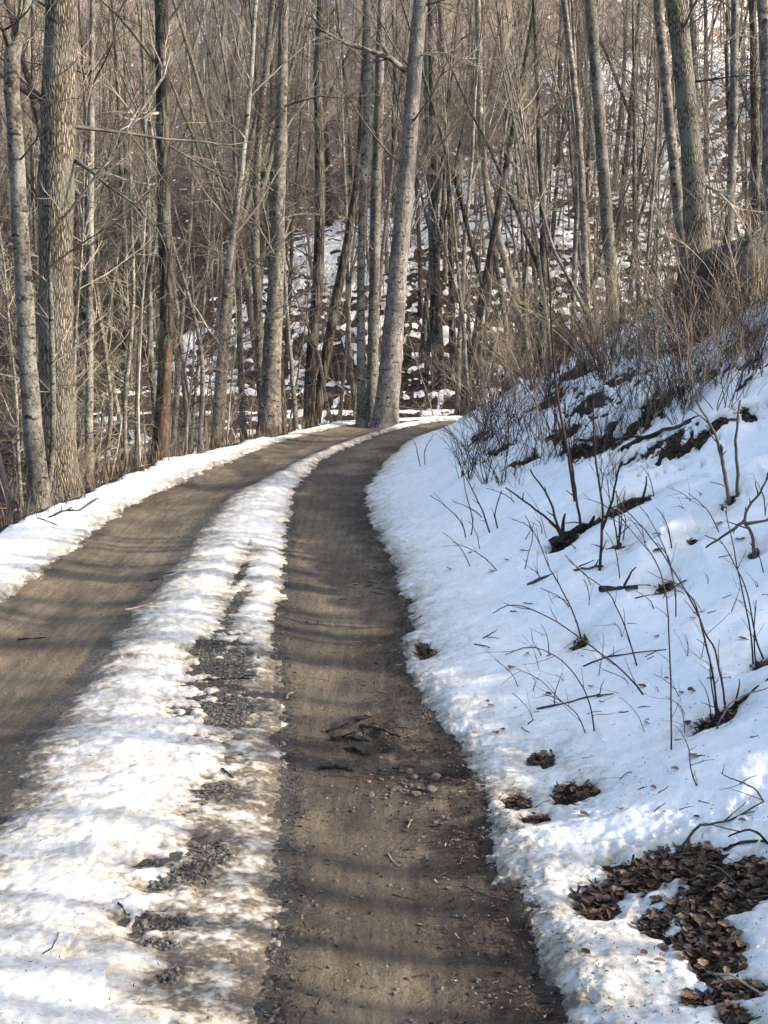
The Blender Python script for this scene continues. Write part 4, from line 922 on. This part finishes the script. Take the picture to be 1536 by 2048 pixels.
scatter('grit', lp, OCT, OCF, M['grit'], .003, .010, 'scattered grit in the left wheel track', 'gravel', 4)
# leaf mat filling the melted patches
lp_ = []
for (cx, cy, rx, ry) in PL + PB:
    n = int(420 * min(1, rx * ry / .03)) + 20; aa = g.uniform(0, 6.283, n); ff = np.sqrt(g.random(n)) * 1.1; lp_.append(np.stack([cx + rx * ff * np.cos(aa), cy + ry * ff * np.sin(aa)], 1))
lp_ = np.concatenate(lp_); lp_ = np.concatenate([lp_, (height(lp_[:, 0], lp_[:, 1]) + .004)[:, None]], 1)
scatter('leaf_mat', lp_, FLK, [(0, 1, 2, 3)], M['mat'], .008, .026, 'matted bits of brown leaf in the melted patches', 'leaf litter', 5)
# specks on the snow
n = 7000; yy = 2.8 + 14 * g.random(n) ** 1.6; xx = np.where(g.random(n) < .75, RR(yy) + .05 + g.random(n) ** 1.8 * .32 * yy, CL(yy) + g.random(n) * (CR(yy) - CL(yy)))
tt, _d = snow(xx, yy); keep = tt > .005; zz = height(xx, yy) + tt
scatter('snow_specks', np.stack([xx, yy, zz + .001], 1)[keep], FLK, [(0, 1, 2, 3)], M['bits'], .0015, .006, 'dark bark and seed specks scattered over the snow', 'debris', 6)
# dry grass and brush litter at the outer edge of the left verge
n = 1500; yy = 9 + 19 * g.random(n); xx = LVO(yy) + .25 - np.abs(g.normal(0, 1.1, n)); zz = height(xx, yy)
BL = [(-.012, 0, 0), (.012, 0, 0), (.06, .04, .6), (.16, .1, 1.0)]
scatter('dry_grass', np.stack([xx, yy, zz - .01], 1), BL, [(0, 1, 2), (1, 3, 2)], M['grass'], .08, .38, 'dry tan grass and weed stalks along the left verge', 'grass', 7, .25)
n = 2600; yy = 14 + 14 * g.random(n); xx = RR(yy) + 2.2 + 3.6 * g.random(n); zz = height(xx, yy)
scatter('dry_grass', np.stack([xx, yy, zz - .01], 1), BL, [(0, 1, 2), (1, 3, 2)], M['grass'], .10, .34, 'dry tan weeds among the brush on the bank crest', 'grass', 8, .3)

# fallen leaves and sticks poking through the snow of the far slope
n = 20000; yy = 47 + 62 * g.random(n) ** 1.2; xx = g.uniform(-.36, .36, n) * yy; qf = fields(xx, yy)[0]; kp = qf > 1.8; xx = xx[kp]; yy = yy[kp]
zz = height(xx, yy) + np.maximum(snow(xx, yy)[0], 0)
scatter('slope_litter', np.stack([xx, yy, zz], 1), [(-1, -.2, -.1), (1, -.15, .25), (.8, .2, .3), (-.9, .25, .0)], [(0, 1, 2, 3)], M['bits'], .03, .11, 'dark leaves and sticks poking through snow on the far slope', 'debris', 9, .3)
